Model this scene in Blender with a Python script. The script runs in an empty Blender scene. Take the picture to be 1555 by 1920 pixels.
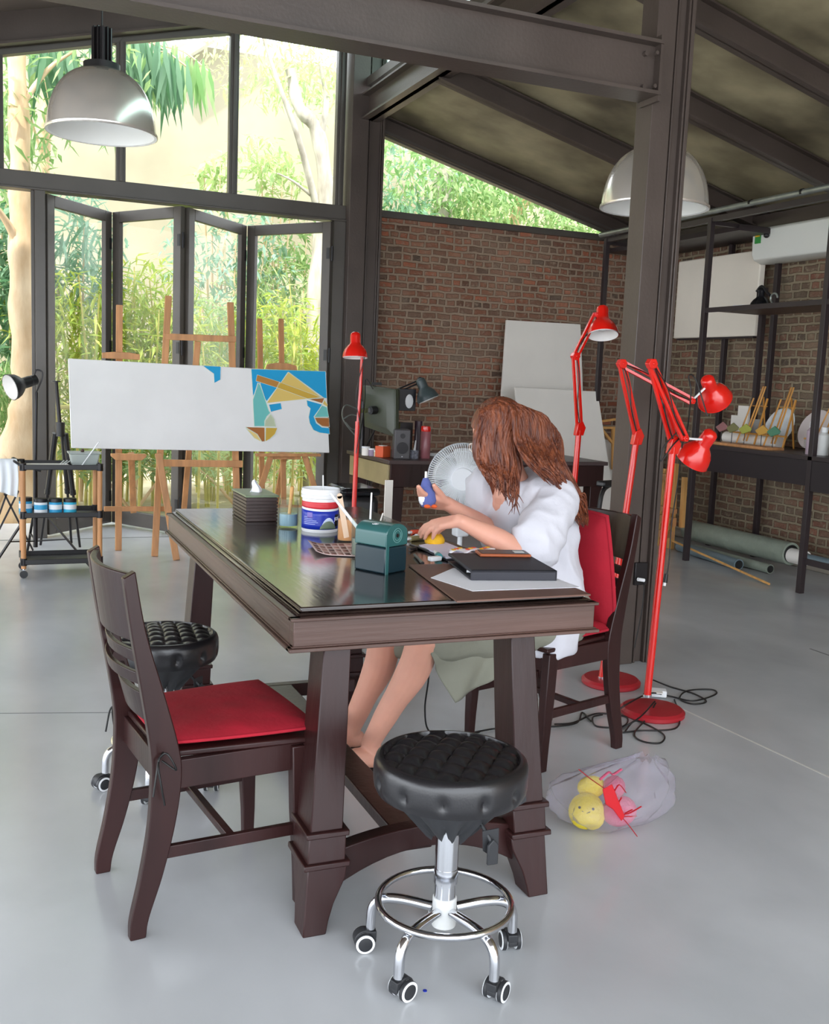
import bpy, bmesh, math, random
from mathutils import Vector, Matrix, Euler, noise
from math import sin, cos, pi, radians, sqrt, atan2
random.seed(7)
S = bpy.context.scene
COL = S.collection
# ------------------------------------------------------------------ camera
CW, CH, CF = 1555.0, 1920.0, 1898.5
_yaw, _pit, _rol = radians(22.914), radians(7.458), radians(2.362)
CAM = Vector((0, 0, 1.33))
_f = Vector((sin(_yaw)*cos(_pit), cos(_yaw)*cos(_pit), -sin(_pit)))
_r0 = Vector((cos(_yaw), -sin(_yaw), 0)); _u0 = _r0.cross(_f)
_r = _r0*cos(_rol) + _u0*sin(_rol); _u = _u0*cos(_rol) - _r0*sin(_rol)
cd = bpy.data.cameras.new('camera'); cam = bpy.data.objects.new('camera', cd); COL.objects.link(cam)
cd.sensor_fit = 'VERTICAL'; cd.sensor_height = 24.0; cd.lens = CF/CH*24.0
cd.clip_start = .05; cd.clip_end = 200
cam.matrix_world = Matrix(((_r.x, _u.x, -_f.x, CAM.x), (_r.y, _u.y, -_f.y, CAM.y), (_r.z, _u.z, -_f.z, CAM.z), (0, 0, 0, 1)))
S.camera = cam
# ------------------------------------------------------------------ light
w = bpy.data.worlds.new('world'); S.world = w; w.use_nodes = True
bg = w.node_tree.nodes['Background']; bg.inputs[0].default_value = (.875, .93, 1, 1); bg.inputs[1].default_value = 2.0
sd = bpy.data.lights.new('sun', 'SUN'); sd.energy = 2.8; sd.angle = radians(1.5); sd.color = (1, .95, .86)
sun = bpy.data.objects.new('sun', sd); COL.objects.link(sun)
sun.rotation_euler = Vector((-.45, -.5, 1.0)).to_track_quat('Z', 'Y').to_euler()
VS = S.view_settings; VS.view_transform = 'Standard'; VS.look = 'None'; VS.exposure = 1.33; VS.gamma = 1.0; VS.use_curve_mapping = False

# ------------------------------------------------------------------ helpers
def U(px, py, ax, val):
    "point of the place seen along a measured sight line where one world coordinate is known"
    d = _r*((px-CW/2)/CF) - _u*((py-CH/2)/CF) + _f
    k = 'xyz'.index(ax); t = (val-CAM[k])/d[k]
    return CAM + d*t
V = Vector
def srgb(h):
    h = h.lstrip('#'); c = [int(h[i:i+2], 16)/255 for i in (0, 2, 4)]
    return tuple((x/12.92 if x <= .04045 else ((x+.055)/1.055)**2.4) for x in c) + (1,)
MATS = {}
def mat(name, col, rough=.5, metal=0, var=0, vscale=6, bump=0, bscale=40, stretch=None, trans=0, alpha=1, spec=.5, emit=0, coat=0, sss=0, col2=None, rvar=0):
    if name in MATS: return MATS[name]
    m = bpy.data.materials.new(name); m.use_nodes = True; nt = m.node_tree; N = nt.nodes; L = nt.links
    b = N['Principled BSDF']; c = srgb(col) if isinstance(col, str) else tuple(col)+(1,)
    b.inputs['Base Color'].default_value = c; b.inputs['Roughness'].default_value = rough; b.inputs['Metallic'].default_value = metal
    b.inputs['Specular IOR Level'].default_value = spec; b.inputs['Coat Weight'].default_value = coat
    b.inputs['Transmission Weight'].default_value = trans; b.inputs['Alpha'].default_value = alpha
    if sss: b.inputs['Subsurface Weight'].default_value = sss; b.inputs['Subsurface Radius'].default_value = (.02, .008, .004)
    if emit: b.inputs['Emission Color'].default_value = c; b.inputs['Emission Strength'].default_value = emit
    if var or bump or rvar:
        tc = N.new('ShaderNodeTexCoord'); mp = N.new('ShaderNodeMapping'); L.new(tc.outputs['Object'], mp.inputs[0])
        if stretch: mp.inputs['Scale'].default_value = stretch
        n = N.new('ShaderNodeTexNoise'); n.inputs['Scale'].default_value = vscale; n.inputs['Detail'].default_value = 6; L.new(mp.outputs[0], n.inputs['Vector'])
        if var:
            r = N.new('ShaderNodeValToRGB'); L.new(n.outputs['Fac'], r.inputs[0])
            c2 = srgb(col2) if col2 else tuple(min(1, x*(1+var)) for x in c[:3])+(1,)
            c1 = c if col2 else tuple(x*(1-var) for x in c[:3])+(1,)
            r.color_ramp.elements[0].color = c1; r.color_ramp.elements[1].color = c2
            r.color_ramp.elements[0].position = .35; r.color_ramp.elements[1].position = .68
            L.new(r.outputs[0], b.inputs['Base Color'])
        if rvar:
            q = N.new('ShaderNodeMapRange'); q.inputs[3].default_value = max(0, rough-rvar); q.inputs[4].default_value = rough+rvar
            L.new(n.outputs['Fac'], q.inputs[0]); L.new(q.outputs[0], b.inputs['Roughness'])
        if bump:
            n2 = N.new('ShaderNodeTexNoise'); n2.inputs['Scale'].default_value = bscale; n2.inputs['Detail'].default_value = 4; L.new(mp.outputs[0], n2.inputs['Vector'])
            bp = N.new('ShaderNodeBump'); bp.inputs['Strength'].default_value = bump; bp.inputs['Distance'].default_value = .02
            L.new(n2.outputs['Fac'], bp.inputs['Height']); L.new(bp.outputs[0], b.inputs['Normal'])
    MATS[name] = m; return m
def glassmat(name, tint=(1, 1, 1), refl=.6, rough=.02, body=0.0, bcol=(1, 1, 1)):
    "thin clear sheet: transparent with fresnel reflection, optionally a little milky body"
    if name in MATS: return MATS[name]
    m = bpy.data.materials.new(name); m.use_nodes = True; nt = m.node_tree; N = nt.nodes; L = nt.links; N.clear()
    o = N.new('ShaderNodeOutputMaterial'); t = N.new('ShaderNodeBsdfTransparent'); t.inputs[0].default_value = tuple(tint)+(1,)
    g = N.new('ShaderNodeBsdfGlossy'); g.inputs['Roughness'].default_value = rough
    f = N.new('ShaderNodeLayerWeight'); f.inputs[0].default_value = .5; pw = N.new('ShaderNodeMath'); pw.operation = 'POWER'; pw.inputs[1].default_value = 5; L.new(f.outputs['Facing'], pw.inputs[0])
    mu = N.new('ShaderNodeMath'); mu.operation = 'MULTIPLY_ADD'; mu.inputs[1].default_value = refl; mu.inputs[2].default_value = .012*refl; L.new(pw.outputs[0], mu.inputs[0])
    base = t
    if body:
        d = N.new('ShaderNodeBsdfDiffuse'); d.inputs[0].default_value = tuple(bcol)+(1,)
        tl = N.new('ShaderNodeBsdfTranslucent'); tl.inputs[0].default_value = tuple(bcol)+(1,)
        md = N.new('ShaderNodeMixShader'); md.inputs[0].default_value = .4; L.new(d.outputs[0], md.inputs[1]); L.new(tl.outputs[0], md.inputs[2])
        mb = N.new('ShaderNodeMixShader'); mb.inputs[0].default_value = body; L.new(t.outputs[0], mb.inputs[1]); L.new(md.outputs[0], mb.inputs[2]); base = mb
    mx = N.new('ShaderNodeMixShader'); L.new(mu.outputs[0], mx.inputs[0]); L.new(base.outputs[0], mx.inputs[1]); L.new(g.outputs[0], mx.inputs[2])
    L.new(mx.outputs[0], o.inputs[0]); MATS[name] = m; return m
def leafmat(name, col, col2, tr=.45):
    if name in MATS: return MATS[name]
    m = bpy.data.materials.new(name); m.use_nodes = True; nt = m.node_tree; N = nt.nodes; L = nt.links; N.clear()
    o = N.new('ShaderNodeOutputMaterial'); g = N.new('ShaderNodeNewGeometry'); r = N.new('ShaderNodeMixRGB')
    r.inputs[1].default_value = srgb(col); r.inputs[2].default_value = srgb(col2); L.new(g.outputs['Random Per Island'], r.inputs[0])
    d = N.new('ShaderNodeBsdfPrincipled'); d.inputs['Roughness'].default_value = .5; L.new(r.outputs[0], d.inputs['Base Color'])
    t = N.new('ShaderNodeBsdfTranslucent'); L.new(r.outputs[0], t.inputs[0])
    mx = N.new('ShaderNodeMixShader'); mx.inputs[0].default_value = tr; L.new(d.outputs[0], mx.inputs[1]); L.new(t.outputs[0], mx.inputs[2]); L.new(mx.outputs[0], o.inputs[0])
    MATS[name] = m; return m
def brickmat(name, ax, cols, mort, sc=(1, 1)):
    m = bpy.data.materials.new(name); m.use_nodes = True; nt = m.node_tree; N = nt.nodes; L = nt.links; b = N['Principled BSDF']
    tc = N.new('ShaderNodeTexCoord'); sp = N.new('ShaderNodeSeparateXYZ'); L.new(tc.outputs['Object'], sp.inputs[0])
    cb = N.new('ShaderNodeCombineXYZ'); L.new(sp.outputs[ax], cb.inputs[0]); L.new(sp.outputs[2], cb.inputs[1])
    n0 = N.new('ShaderNodeTexNoise'); n0.inputs['Scale'].default_value = 9; n0.inputs['Detail'].default_value = 5; L.new(cb.outputs[0], n0.inputs['Vector'])
    sb = N.new('ShaderNodeVectorMath'); sb.operation = 'SUBTRACT'; sb.inputs[1].default_value = (.5, .5, .5); L.new(n0.outputs['Color'], sb.inputs[0])
    sl = N.new('ShaderNodeVectorMath'); sl.operation = 'SCALE'; sl.inputs['Scale'].default_value = .03; L.new(sb.outputs[0], sl.inputs[0])
    ad = N.new('ShaderNodeVectorMath'); ad.operation = 'ADD'; L.new(cb.outputs[0], ad.inputs[0]); L.new(sl.outputs[0], ad.inputs[1])
    bk = N.new('ShaderNodeTexBrick'); bk.inputs['Scale'].default_value = 1; bk.inputs['Brick Width'].default_value = .14*sc[0]; bk.inputs['Row Height'].default_value = .06*sc[1]
    bk.inputs['Mortar Size'].default_value = .0125; bk.inputs['Mortar Smooth'].default_value = .35; bk.squash = .62; bk.squash_frequency = 3; bk.offset = .45; bk.inputs['Bias'].default_value = 0
    L.new(ad.outputs[0], bk.inputs['Vector']); bk.inputs['Color1'].default_value = (0, 0, 0, 1); bk.inputs['Color2'].default_value = (1, 1, 1, 1); bk.inputs['Mortar'].default_value = (.5, .5, .5, 1)
    rp = N.new('ShaderNodeValToRGB'); L.new(bk.outputs['Color'], rp.inputs[0]); e = rp.color_ramp.elements; e[0].color = srgb(cols[0]); e[1].color = srgb(cols[-1])
    for i, c in enumerate(cols[1:-1]): k = e.new((i+1)/(len(cols)-1)); k.color = srgb(c)
    n1 = N.new('ShaderNodeTexNoise'); n1.inputs['Scale'].default_value = 26; n1.inputs['Detail'].default_value = 7; L.new(cb.outputs[0], n1.inputs['Vector'])
    n2 = N.new('ShaderNodeTexNoise'); n2.inputs['Scale'].default_value = 2.2; n2.inputs['Detail'].default_value = 6; L.new(cb.outputs[0], n2.inputs['Vector'])
    mort_m = N.new('ShaderNodeMixRGB'); mort_m.inputs[1].default_value = srgb(mort[0]); mort_m.inputs[2].default_value = srgb(mort[1]); L.new(n2.outputs['Fac'], mort_m.inputs[0])
    r1 = N.new('ShaderNodeMapRange'); r1.inputs[1].default_value = .52; r1.inputs[2].default_value = .68; L.new(n1.outputs['Fac'], r1.inputs[0])
    r2 = N.new('ShaderNodeMapRange'); r2.inputs[1].default_value = .42; r2.inputs[2].default_value = .72; L.new(n2.outputs['Fac'], r2.inputs[0])
    mu = N.new('ShaderNodeMath'); mu.operation = 'MULTIPLY'; L.new(r1.outputs[0], mu.inputs[0]); mu.inputs[1].default_value = .75
    mu2 = N.new('ShaderNodeMath'); mu2.operation = 'MULTIPLY'; L.new(r2.outputs[0], mu2.inputs[0]); mu2.inputs[1].default_value = .55
    mxa = N.new('ShaderNodeMath'); mxa.operation = 'MAXIMUM'; L.new(mu.outputs[0], mxa.inputs[0]); L.new(mu2.outputs[0], mxa.inputs[1])
    mxb = N.new('ShaderNodeMath'); mxb.operation = 'MAXIMUM'; L.new(mxa.outputs[0], mxb.inputs[0]); L.new(bk.outputs['Fac'], mxb.inputs[1])
    mc = N.new('ShaderNodeMixRGB'); L.new(mxb.outputs[0], mc.inputs[0]); L.new(rp.outputs[0], mc.inputs[1]); L.new(mort_m.outputs[0], mc.inputs[2])
    L.new(mc.outputs[0], b.inputs['Base Color']); b.inputs['Roughness'].default_value = .9
    hh = N.new('ShaderNodeMath'); hh.operation = 'MULTIPLY_ADD'; L.new(bk.outputs['Fac'], hh.inputs[0]); hh.inputs[1].default_value = -1.0; L.new(n1.outputs['Fac'], hh.inputs[2])
    bp = N.new('ShaderNodeBump'); bp.inputs['Strength'].default_value = .9; bp.inputs['Distance'].default_value = .015; L.new(hh.outputs[0], bp.inputs['Height']); L.new(bp.outputs[0], b.inputs['Normal'])
    return m

class MB:
    def __init__(s): s.v = []; s.f = []; s.m = []; s.cm = 0
    def add(s, vs, fs):
        o = len(s.v); s.v += [V(p) for p in vs]; s.f += [[i+o for i in f] for f in fs]; s.m += [s.cm]*len(fs); return s
    def box(s, lo, hi, M=None):
        x0, y0, z0 = lo; x1, y1, z1 = hi
        vs = [V(p) for p in ((x0,y0,z0),(x1,y0,z0),(x1,y1,z0),(x0,y1,z0),(x0,y0,z1),(x1,y0,z1),(x1,y1,z1),(x0,y1,z1))]
        if M: vs = [M @ p for p in vs]
        return s.add(vs, [(0,3,2,1),(4,5,6,7),(0,1,5,4),(1,2,6,5),(2,3,7,6),(3,0,4,7)])
    def cbox(s, c, d, rz=0, M=None):
        m = Matrix.Translation(V(c)) @ Matrix.Rotation(rz, 4, 'Z')
        if M: m = m @ M
        return s.box((-d[0]/2,-d[1]/2,-d[2]/2), (d[0]/2,d[1]/2,d[2]/2), m)
    def loft(s, rings, close=True, cap=True):
        n = len(rings[0]); vs = [p for r in rings for p in r]; fs = []
        for i in range(len(rings)-1):
            for j in range(n if close else n-1):
                k = (j+1) % n; fs.append((i*n+j, i*n+k, (i+1)*n+k, (i+1)*n+j))
        if cap: fs.append(tuple(range(n))[::-1]); fs.append(tuple((len(rings)-1)*n+j for j in range(n)))
        return s.add(vs, fs)
    def bar(s, a, b, w, h, w2=None, h2=None, up=(0, 0, 1)):
        "rectangular bar a->b; w across, h along 'up'"
        a = V(a); b = V(b); d = (b-a).normalized(); u = V(up)
        if abs(d.dot(u)) > .98: u = V((0, 1, 0))
        x = d.cross(u).normalized(); u = x.cross(d).normalized(); w2 = w if w2 is None else w2; h2 = h if h2 is None else h2
        R = lambda p, w, h: [p-x*w/2-u*h/2, p+x*w/2-u*h/2, p+x*w/2+u*h/2, p-x*w/2+u*h/2]
        return s.loft([R(a, w, h), R(b, w2, h2)])
    def tube(s, pts, r, n=10, cap=True, el=1.0):
        pts = [V(p) for p in pts]; rs = r if isinstance(r, (list, tuple)) else [r]*len(pts); rings = []; up = None
        for i, p in enumerate(pts):
            d = (pts[min(i+1, len(pts)-1)]-pts[max(i-1, 0)]); d = d.normalized() if d.length > 1e-9 else V((0, 0, 1))
            if up is None: up = V((0, 0, 1)) if abs(d.z) < .9 else V((0, 1, 0))
            x = d.cross(up).normalized(); up = x.cross(d).normalized()
            rings.append([p+(x*cos(2*pi*k/n)+up*sin(2*pi*k/n)*el)*rs[i] for k in range(n)])
        return s.loft(rings, cap=cap)
    def cyl(s, a, b, r, r2=None, n=20): return s.tube([a, b], [r, r if r2 is None else r2], n)
    def lathe(s, prof, c=(0,0,0), n=28, M=None, cap=False):
        M = M or Matrix.Identity(4); c = V(c)
        rings = [[c+(M @ V((r*cos(2*pi*k/n), r*sin(2*pi*k/n), z))) for k in range(n)] for r, z in prof]
        return s.loft(rings, cap=cap)
    def sphere(s, c, r, n=14, sc=(1,1,1), M=None):
        return s.lathe([(max(1e-4, sin(pi*i/n))*r, -cos(pi*i/n)*r) for i in range(n+1)], c, n*2, (M or Matrix.Identity(4)) @ Matrix.Diagonal((*sc, 1)))
    def prism(s, poly, f, t0, t1):
        "poly in 2D, f(u,v,t)->3D, between t0 and t1"
        n = len(poly); vs = [f(u, v, t0) for u, v in poly]+[f(u, v, t1) for u, v in poly]
        return s.add(vs, [tuple(range(n))[::-1], tuple(range(n, 2*n))]+[(i, (i+1) % n, n+(i+1) % n, n+i) for i in range(n)])
    def grid(s, f, nu, nv, closeu=False):
        vs = [f(i/nu, j/nv) for j in range(nv+1) for i in range(nu if closeu else nu+1)]; w = nu if closeu else nu+1
        return s.add(vs, [(j*w+i, j*w+(i+1) % w, (j+1)*w+(i+1) % w, (j+1)*w+i) for j in range(nv) for i in range(nu)])
    def build(s, name, mt, parent=None, world=True, bevel=0, smooth=40, solid=0, subs=0, recalc=True):
        me = bpy.data.meshes.new(name); vs = s.v
        if world and parent is not None:
            Mi = WM(parent).inverted(); vs = [Mi @ p for p in vs]
        me.from_pydata([tuple(p) for p in vs], [], s.f)
        for k in (mt if isinstance(mt, (list, tuple)) else [mt]): me.materials.append(k)
        if any(s.m): me.polygons.foreach_set('material_index', s.m)
        if recalc:
            b = bmesh.new(); b.from_mesh(me); bmesh.ops.recalc_face_normals(b, faces=b.faces); b.to_mesh(me); b.free()
        if smooth:
            me.polygons.foreach_set('use_smooth', [True]*len(me.polygons)); me.set_sharp_from_angle(angle=radians(smooth))
        me.update()
        o = bpy.data.objects.new(name, me); COL.objects.link(o); o.parent = parent
        if solid: md = o.modifiers.new('solid', 'SOLIDIFY'); md.thickness = solid; md.offset = 0
        if bevel: md = o.modifiers.new('bevel', 'BEVEL'); md.width = bevel; md.segments = 2; md.limit_method = 'ANGLE'; md.angle_limit = radians(40)
        if subs: md = o.modifiers.new('subs', 'SUBSURF'); md.levels = subs; md.render_levels = subs
        return o
def WM(o):
    M = Matrix.Translation(o.location) @ o.rotation_euler.to_matrix().to_4x4()
    return WM(o.parent) @ M if o.parent else M
def tag(o, label, cat, group=None):
    o['label'] = label; o['category'] = cat
    if group: o['group'] = group
    return o
def thing(name, label, cat, loc=(0,0,0), rz=0, group=None):
    o = bpy.data.objects.new(name, None); COL.objects.link(o); o.location = loc; o.rotation_euler = (0, 0, rz); o.empty_display_size = .1
    return tag(o, label, cat, group)
def struct(name, mb, m, label=None, **k):
    o = mb.build(name, m, **k); o['kind'] = 'structure'
    if label: o['label'] = label
    return o
def one(name, mb, m, label, cat, group=None, **k): return tag(mb.build(name, m, **k), label, cat, group)
def dup(o, parent=None):
    c = o.copy(); COL.objects.link(c); c.parent = parent
    for ch in [x for x in bpy.data.objects if x.parent == o]: dup(ch, c)
    return c
def cr(pts, n=8):
    "catmull-rom through pts"
    P = [V(p) for p in pts]; P = [P[0]*2-P[1]]+P+[P[-1]*2-P[-2]]; out = []
    for i in range(1, len(P)-2):
        a, b, c, d = P[i-1:i+3]
        for k in range(n):
            t = k/n; out.append(.5*((2*b)+(c-a)*t+(2*a-5*b+4*c-d)*t*t+(3*b-a-3*c+d)*t**3))
    out.append(P[-2]); return out
def smooth_poly(pts, n=5): return [(p.x, p.y) for p in cr([(a, b, 0) for a, b in pts], n)]
def text_obj(name, s, size, M, mt, parent, ext=.0006, sx=1):
    cu = bpy.data.curves.new(name, 'FONT'); cu.body = s; cu.size = size; cu.extrude = ext; cu.align_x = 'CENTER'; cu.align_y = 'CENTER'; cu.resolution_u = 3
    o = bpy.data.objects.new('tmp', cu); COL.objects.link(o); dg = bpy.context.evaluated_depsgraph_get()
    me = bpy.data.meshes.new_from_object(o.evaluated_get(dg)); bpy.data.objects.remove(o); me.name = name
    me.transform(Matrix.Diagonal((sx, 1, 1, 1)))
    me.transform((WM(parent).inverted() if parent else Matrix.Identity(4)) @ M); me.materials.clear(); me.materials.append(mt)
    o = bpy.data.objects.new(name, me); COL.objects.link(o); o.parent = parent; return o
def frame(o, x, y, z):
    "matrix with origin o and axes x,y,z"
    x, y, z, o = V(x), V(y), V(z), V(o)
    return Matrix(((x.x, y.x, z.x, o.x), (x.y, y.y, z.y, o.y), (x.z, y.z, z.z, o.z), (0, 0, 0, 1)))

# ------------------------------------------------------------------ materials
M_steel = mat('brown_painted_steel', '#4e443f', .38, spec=.4, var=.12, vscale=3, rvar=.08, bump=.05, bscale=60)
M_steel2 = mat('dark_window_frame', '#524d48', .38, var=.08, vscale=4)
M_black = mat('black_plastic', '#1c1b1d', .4)
M_blackm = mat('black_metal', '#232022', .35, metal=.3)
M_rack = mat('dark_rack_steel', '#2f2628', .42)
M_white = mat('white_plastic', '#eceef0', .35)
M_offw = mat('off_white_board', '#ebe6de', .7, var=.04, vscale=2)
M_paper = mat('white_paper', '#f0f0f6', .7)
M_chrome = mat('chrome', '#d8dadf', .12, metal=1, rvar=.05, var=.03)
M_alu = mat('galvanised', '#a9b0ad', .4, metal=.8, var=.15, vscale=12)
M_red = mat('red_enamel', '#d3170c', .22, coat=.5)
M_redd = mat('red_base_enamel', '#a5202a', .4)
M_wood = mat('dark_rosewood', '#301918', .32, var=.4, vscale=5, stretch=(1, 1, .12), bump=.06, bscale=30, rvar=.08, spec=.35)
M_woodh = mat('dark_rosewood_apron', '#564039', .36, var=.25, vscale=7, stretch=(.15, .15, 2.5), bump=.06, bscale=30, rvar=.08, spec=.4)
M_top = mat('table_top_lacquer', '#241a17', .15, var=.35, vscale=3.5, stretch=(2.5, .3, 1), bump=.05, bscale=22, rvar=.04, coat=.6); M_top.node_tree.nodes['Principled BSDF'].inputs['Coat Roughness'].default_value = .11
M_easel = mat('beech_wood', '#c38c5b', .5, var=.18, vscale=8, stretch=(3, 3, .3))
M_lightw = mat('light_pine', '#d9a35f', .5, var=.15, vscale=10, stretch=(3, 3, .3))
M_leather = mat('black_leather', '#1b1a1d', .3, spec=.7, bump=.04, bscale=220)
M_rubber = mat('rubber_black', '#2a2b2e', .5)
M_greyp = mat('pale_grey_plastic', '#d5d6d4', .45)
M_redcloth = mat('red_velvet', '#a80f27', .85, var=.12, vscale=5, bump=.25, bscale=14)
M_orange = mat('orange_red_piping', '#e0573c', .8)
M_cloth = mat('white_cotton', '#cfced6', .85, bump=.12, bscale=30)
M_shorts = mat('grey_olive_cotton', '#8a8a7c', .85, var=.06, bump=.15, bscale=25)
M_skin = mat('skin', '#dda28c', .5, sss=.12, var=.05, vscale=9)
M_hair = mat('auburn_hair', '#4c2216', .42, var=.5, vscale=60, stretch=(1.2, 1.2, .08), bump=.5, bscale=140, col2='#8a4a2b')
M_cable = mat('cable_black', '#151515', .45)
M_glass = glassmat('window_glass')
M_jar = glassmat('clear_jar_glass', (.93, .96, .95), .9)
M_bulb = mat('lamp_inner_white', '#f4f1ee', .4)
# ------------------------------------------------------------------ setting: floor
def floormat():
    m = bpy.data.materials.new('polished_concrete'); m.use_nodes = True; nt = m.node_tree; N = nt.nodes; L = nt.links; b = N['Principled BSDF']
    tc = N.new('ShaderNodeTexCoord')
    def nz(sc, det, mpsc=(1, 1, 1), dist=0):
        mp = N.new('ShaderNodeMapping'); mp.inputs['Scale'].default_value = mpsc; L.new(tc.outputs['Object'], mp.inputs[0])
        n = N.new('ShaderNodeTexNoise'); n.inputs['Scale'].default_value = sc; n.inputs['Detail'].default_value = det; n.inputs['Distortion'].default_value = dist; L.new(mp.outputs[0], n.inputs['Vector']); return n
    a = nz(.9, 8, dist=.3); c = nz(2.6, 8, (1, .6, 1), .3); d = nz(40, 4)
    r = N.new('ShaderNodeValToRGB'); e = r.color_ramp.elements; e[0].position = .3; e[0].color = srgb('#c2c5c8'); e[1].position = .72; e[1].color = srgb('#dadde0'); L.new(a.outputs['Fac'], r.inputs[0])
    r2 = N.new('ShaderNodeValToRGB'); e = r2.color_ramp.elements; e[0].position = .3; e[0].color = (.8, .8, .8, 1); e[1].position = .9; e[1].color = (1, 1, 1, 1); L.new(c.outputs['Fac'], r2.inputs[0])
    mx = N.new('ShaderNodeMixRGB'); mx.blend_type = 'MULTIPLY'; mx.inputs[0].default_value = 1; L.new(r.outputs[0], mx.inputs[1]); L.new(r2.outputs[0], mx.inputs[2]); L.new(mx.outputs[0], b.inputs['Base Color'])
    q = N.new('ShaderNodeMapRange'); q.inputs[3].default_value = .18; q.inputs[4].default_value = .255; L.new(c.outputs['Fac'], q.inputs[0]); L.new(q.outputs[0], b.inputs['Roughness'])
    b.inputs['Specular IOR Level'].default_value = .6
    return m
struct('floor', MB().box((-7, -5, -.12), (6.05, 9.0, 0)), floormat(), 'grey polished concrete floor')
M_joint = mat('floor_joint', '#c9c8c2', .8); M_jdark = mat('floor_joint_dark', '#6f7170', .8)
struct('trim_1', MB().box((4.0-.006, -5, -.002), (4.0+.006, 4.0, .001)).box((-7, 8.13, -.002), (2.75, 8.15, .0015)), M_jdark, 'dark floor track line')
a_, b_ = U(1270, 1325, 'z', 0), U(1600, 1478, 'z', 0)
struct('trim_2', MB().bar(a_+V((0,0,-.001)), b_+V((0,0,-.001)), .009, .004), M_joint, 'pale joint line in the concrete')
a_, b_ = U(-60, 1338, 'z', 0), U(560, 1334, 'z', 0)
struct('trim_3', MB().bar(a_+V((0,0,-.001)), b_+V((0,0,-.001)), .004, .004), M_jdark, 'thin joint line in the concrete')
# ------------------------------------------------------------------ brick walls
BR = ['#5f4334', '#8c5c46', '#7b4f3c', '#a8654a', '#6c5243', '#94664f', '#57483d', '#8a4e38']
M_bA = brickmat('brick_gable_wall', 0, BR, ('#8f7866', '#a08d7a'))
M_bB = brickmat('brick_side_wall', 1, ['#5f4a3c', '#7d5a48', '#6b5040', '#8d5f4c', '#665446', '#7f6350', '#54473c', '#7a5040'], ('#84765f', '#9b8e78'), (1.15, 1.08))
YG = 8.3
struct('wall_back', MB().box((3.03, YG, -.1), (6.05, YG+.2, 2.68)), M_bA, 'red brick wall under the gable glazing')
struct('wall_right', MB().box((5.85, -4.5, -.1), (6.05, YG, 2.74)), M_bB, 'brick side wall behind the rack')
struct('trim_4', MB().box((3.03, YG-.04, 2.68), (5.85, YG+.22, 2.735)), M_steel2, 'dark steel capping on the brick wall')
M_conc = mat('cement_plinth', '#a39a8c', .9, var=.15, vscale=5, bump=.3, bscale=20)
struct('baseboard_right', MB().box((5.8, -4.5, 0), (5.85, YG, .09)), M_conc, 'cement plinth at the foot of the brick wall', bevel=.01)
# ------------------------------------------------------------------ roof
SL = .257
def zr(x, c=4.29): return c-SL*x
M_roof = mat('dusty_roof_sheet', '#5d5443', .45, var=.5, vscale=1.6, bump=.04, bscale=8, col2='#b3a888')
M_roofl = mat('roof_sheet_left', '#6b5f56', .55, var=.2, vscale=2)
mb = MB(); xs = [2.95, 6.3]
mb.prism([(2.95, zr(2.95)), (6.3, zr(6.3)), (6.3, zr(6.3)+.04), (2.95, zr(2.95)+.04)], lambda u, v, t: V((u, t, v)), -3.5, 8.75)  # unseen rear stretch carried on past the camera to darken the right side
struct('ceiling', mb, M_roof, 'dusty corrugated roof sheets on the right slope')
zl = lambda x: 3.8+.25*(x-.153)
mb = MB(); mb.prism([(-4, zl(-4)), (3.3, zl(3.3)), (3.3, zl(3.3)+.05), (-4, zl(-4)+.05)], lambda u, v, t: V((u, t, v)), -1.6, 8.9)
o = struct('ceiling_left', mb, M_roofl, 'higher roof on the left side')
n = 5
for y in (8.27, 6.74, 5.6, 4.67, 3.6, 2.4, 1.2):     # rafters of the right slope
    w_ = .1 if y < 8 else .12; mb = MB()
    for (dw, t0, t1) in ((w_/2, .0, .012), (.006, .0, .15), (w_/2, .138, .15)):
        mb.prism([(2.9, zr(2.9, 4.13)+t0), (5.84, zr(5.84, 4.13)+t0), (5.84, zr(5.84, 4.13)+t1), (2.9, zr(2.9, 4.13)+t1)], lambda u, v, t: V((u, t, v)), y-dw, y+dw)
    struct('trim_%d' % n, mb, M_steel, 'steel rafter under the right roof slope'); n += 1
for k, x in enumerate((3.6, 4.35, 5.1)):             # thin battens between sheets
    pass
for y in (6.9, 5.2, 3.4, 1.4):                       # left roof purlins
    mb = MB().prism([(-4, zl(-4)-.16), (2.85, zl(2.85)-.16), (2.85, zl(2.85)), (-4, zl(-4))], lambda u, v, t: V((u, t, v)), y-.04, y+.04)
    struct('trim_%d' % n, mb, M_steel, 'rafter under the left roof'); n += 1
for x in (-2.6, -.6, 1.2):
    mb = MB().box((x-.04, -1.6, zl(x)-.09), (x+.04, 8.3, zl(x)))
    struct('trim_%d' % n, mb, M_steel, 'purlin under the left roof'); n += 1
# valley beam along the column line, sill and clerestory above it
def ibeam(mb, lo, hi, ax, tf=.014, tw=.01, recess=.04):
    "C/I section between lo and hi running along axis ax"
    (x0, y0, z0), (x1, y1, z1) = lo, hi
    mb.box((x0, y0, z0), (x1, y1, z0+tf)); mb.box((x0, y0, z1-tf), (x1, y1, z1))
    if ax == 'x': m = (y0+y1)/2; mb.box((x0, m-recess/2, z0), (x1, m+recess/2, z1))
    else: m = (x0+x1)/2; mb.box((m-recess/2, y0, z0), (m+recess/2, y1, z1))
    return mb
struct('trim_%d' % n, ibeam(MB(), (2.82, -1.6, 3.41), (2.98, 8.3, 3.61), 'y'), M_steel, 'steel valley beam along the column line'); n += 1
struct('trim_%d' % n, MB().box((2.86, -1.6, 3.67), (2.93, 8.3, 3.74)).box((2.87, -1.6, 4.3), (2.93, 8.3, 4.36)), M_steel2, 'clerestory frame above the valley beam'); n += 1
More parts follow.
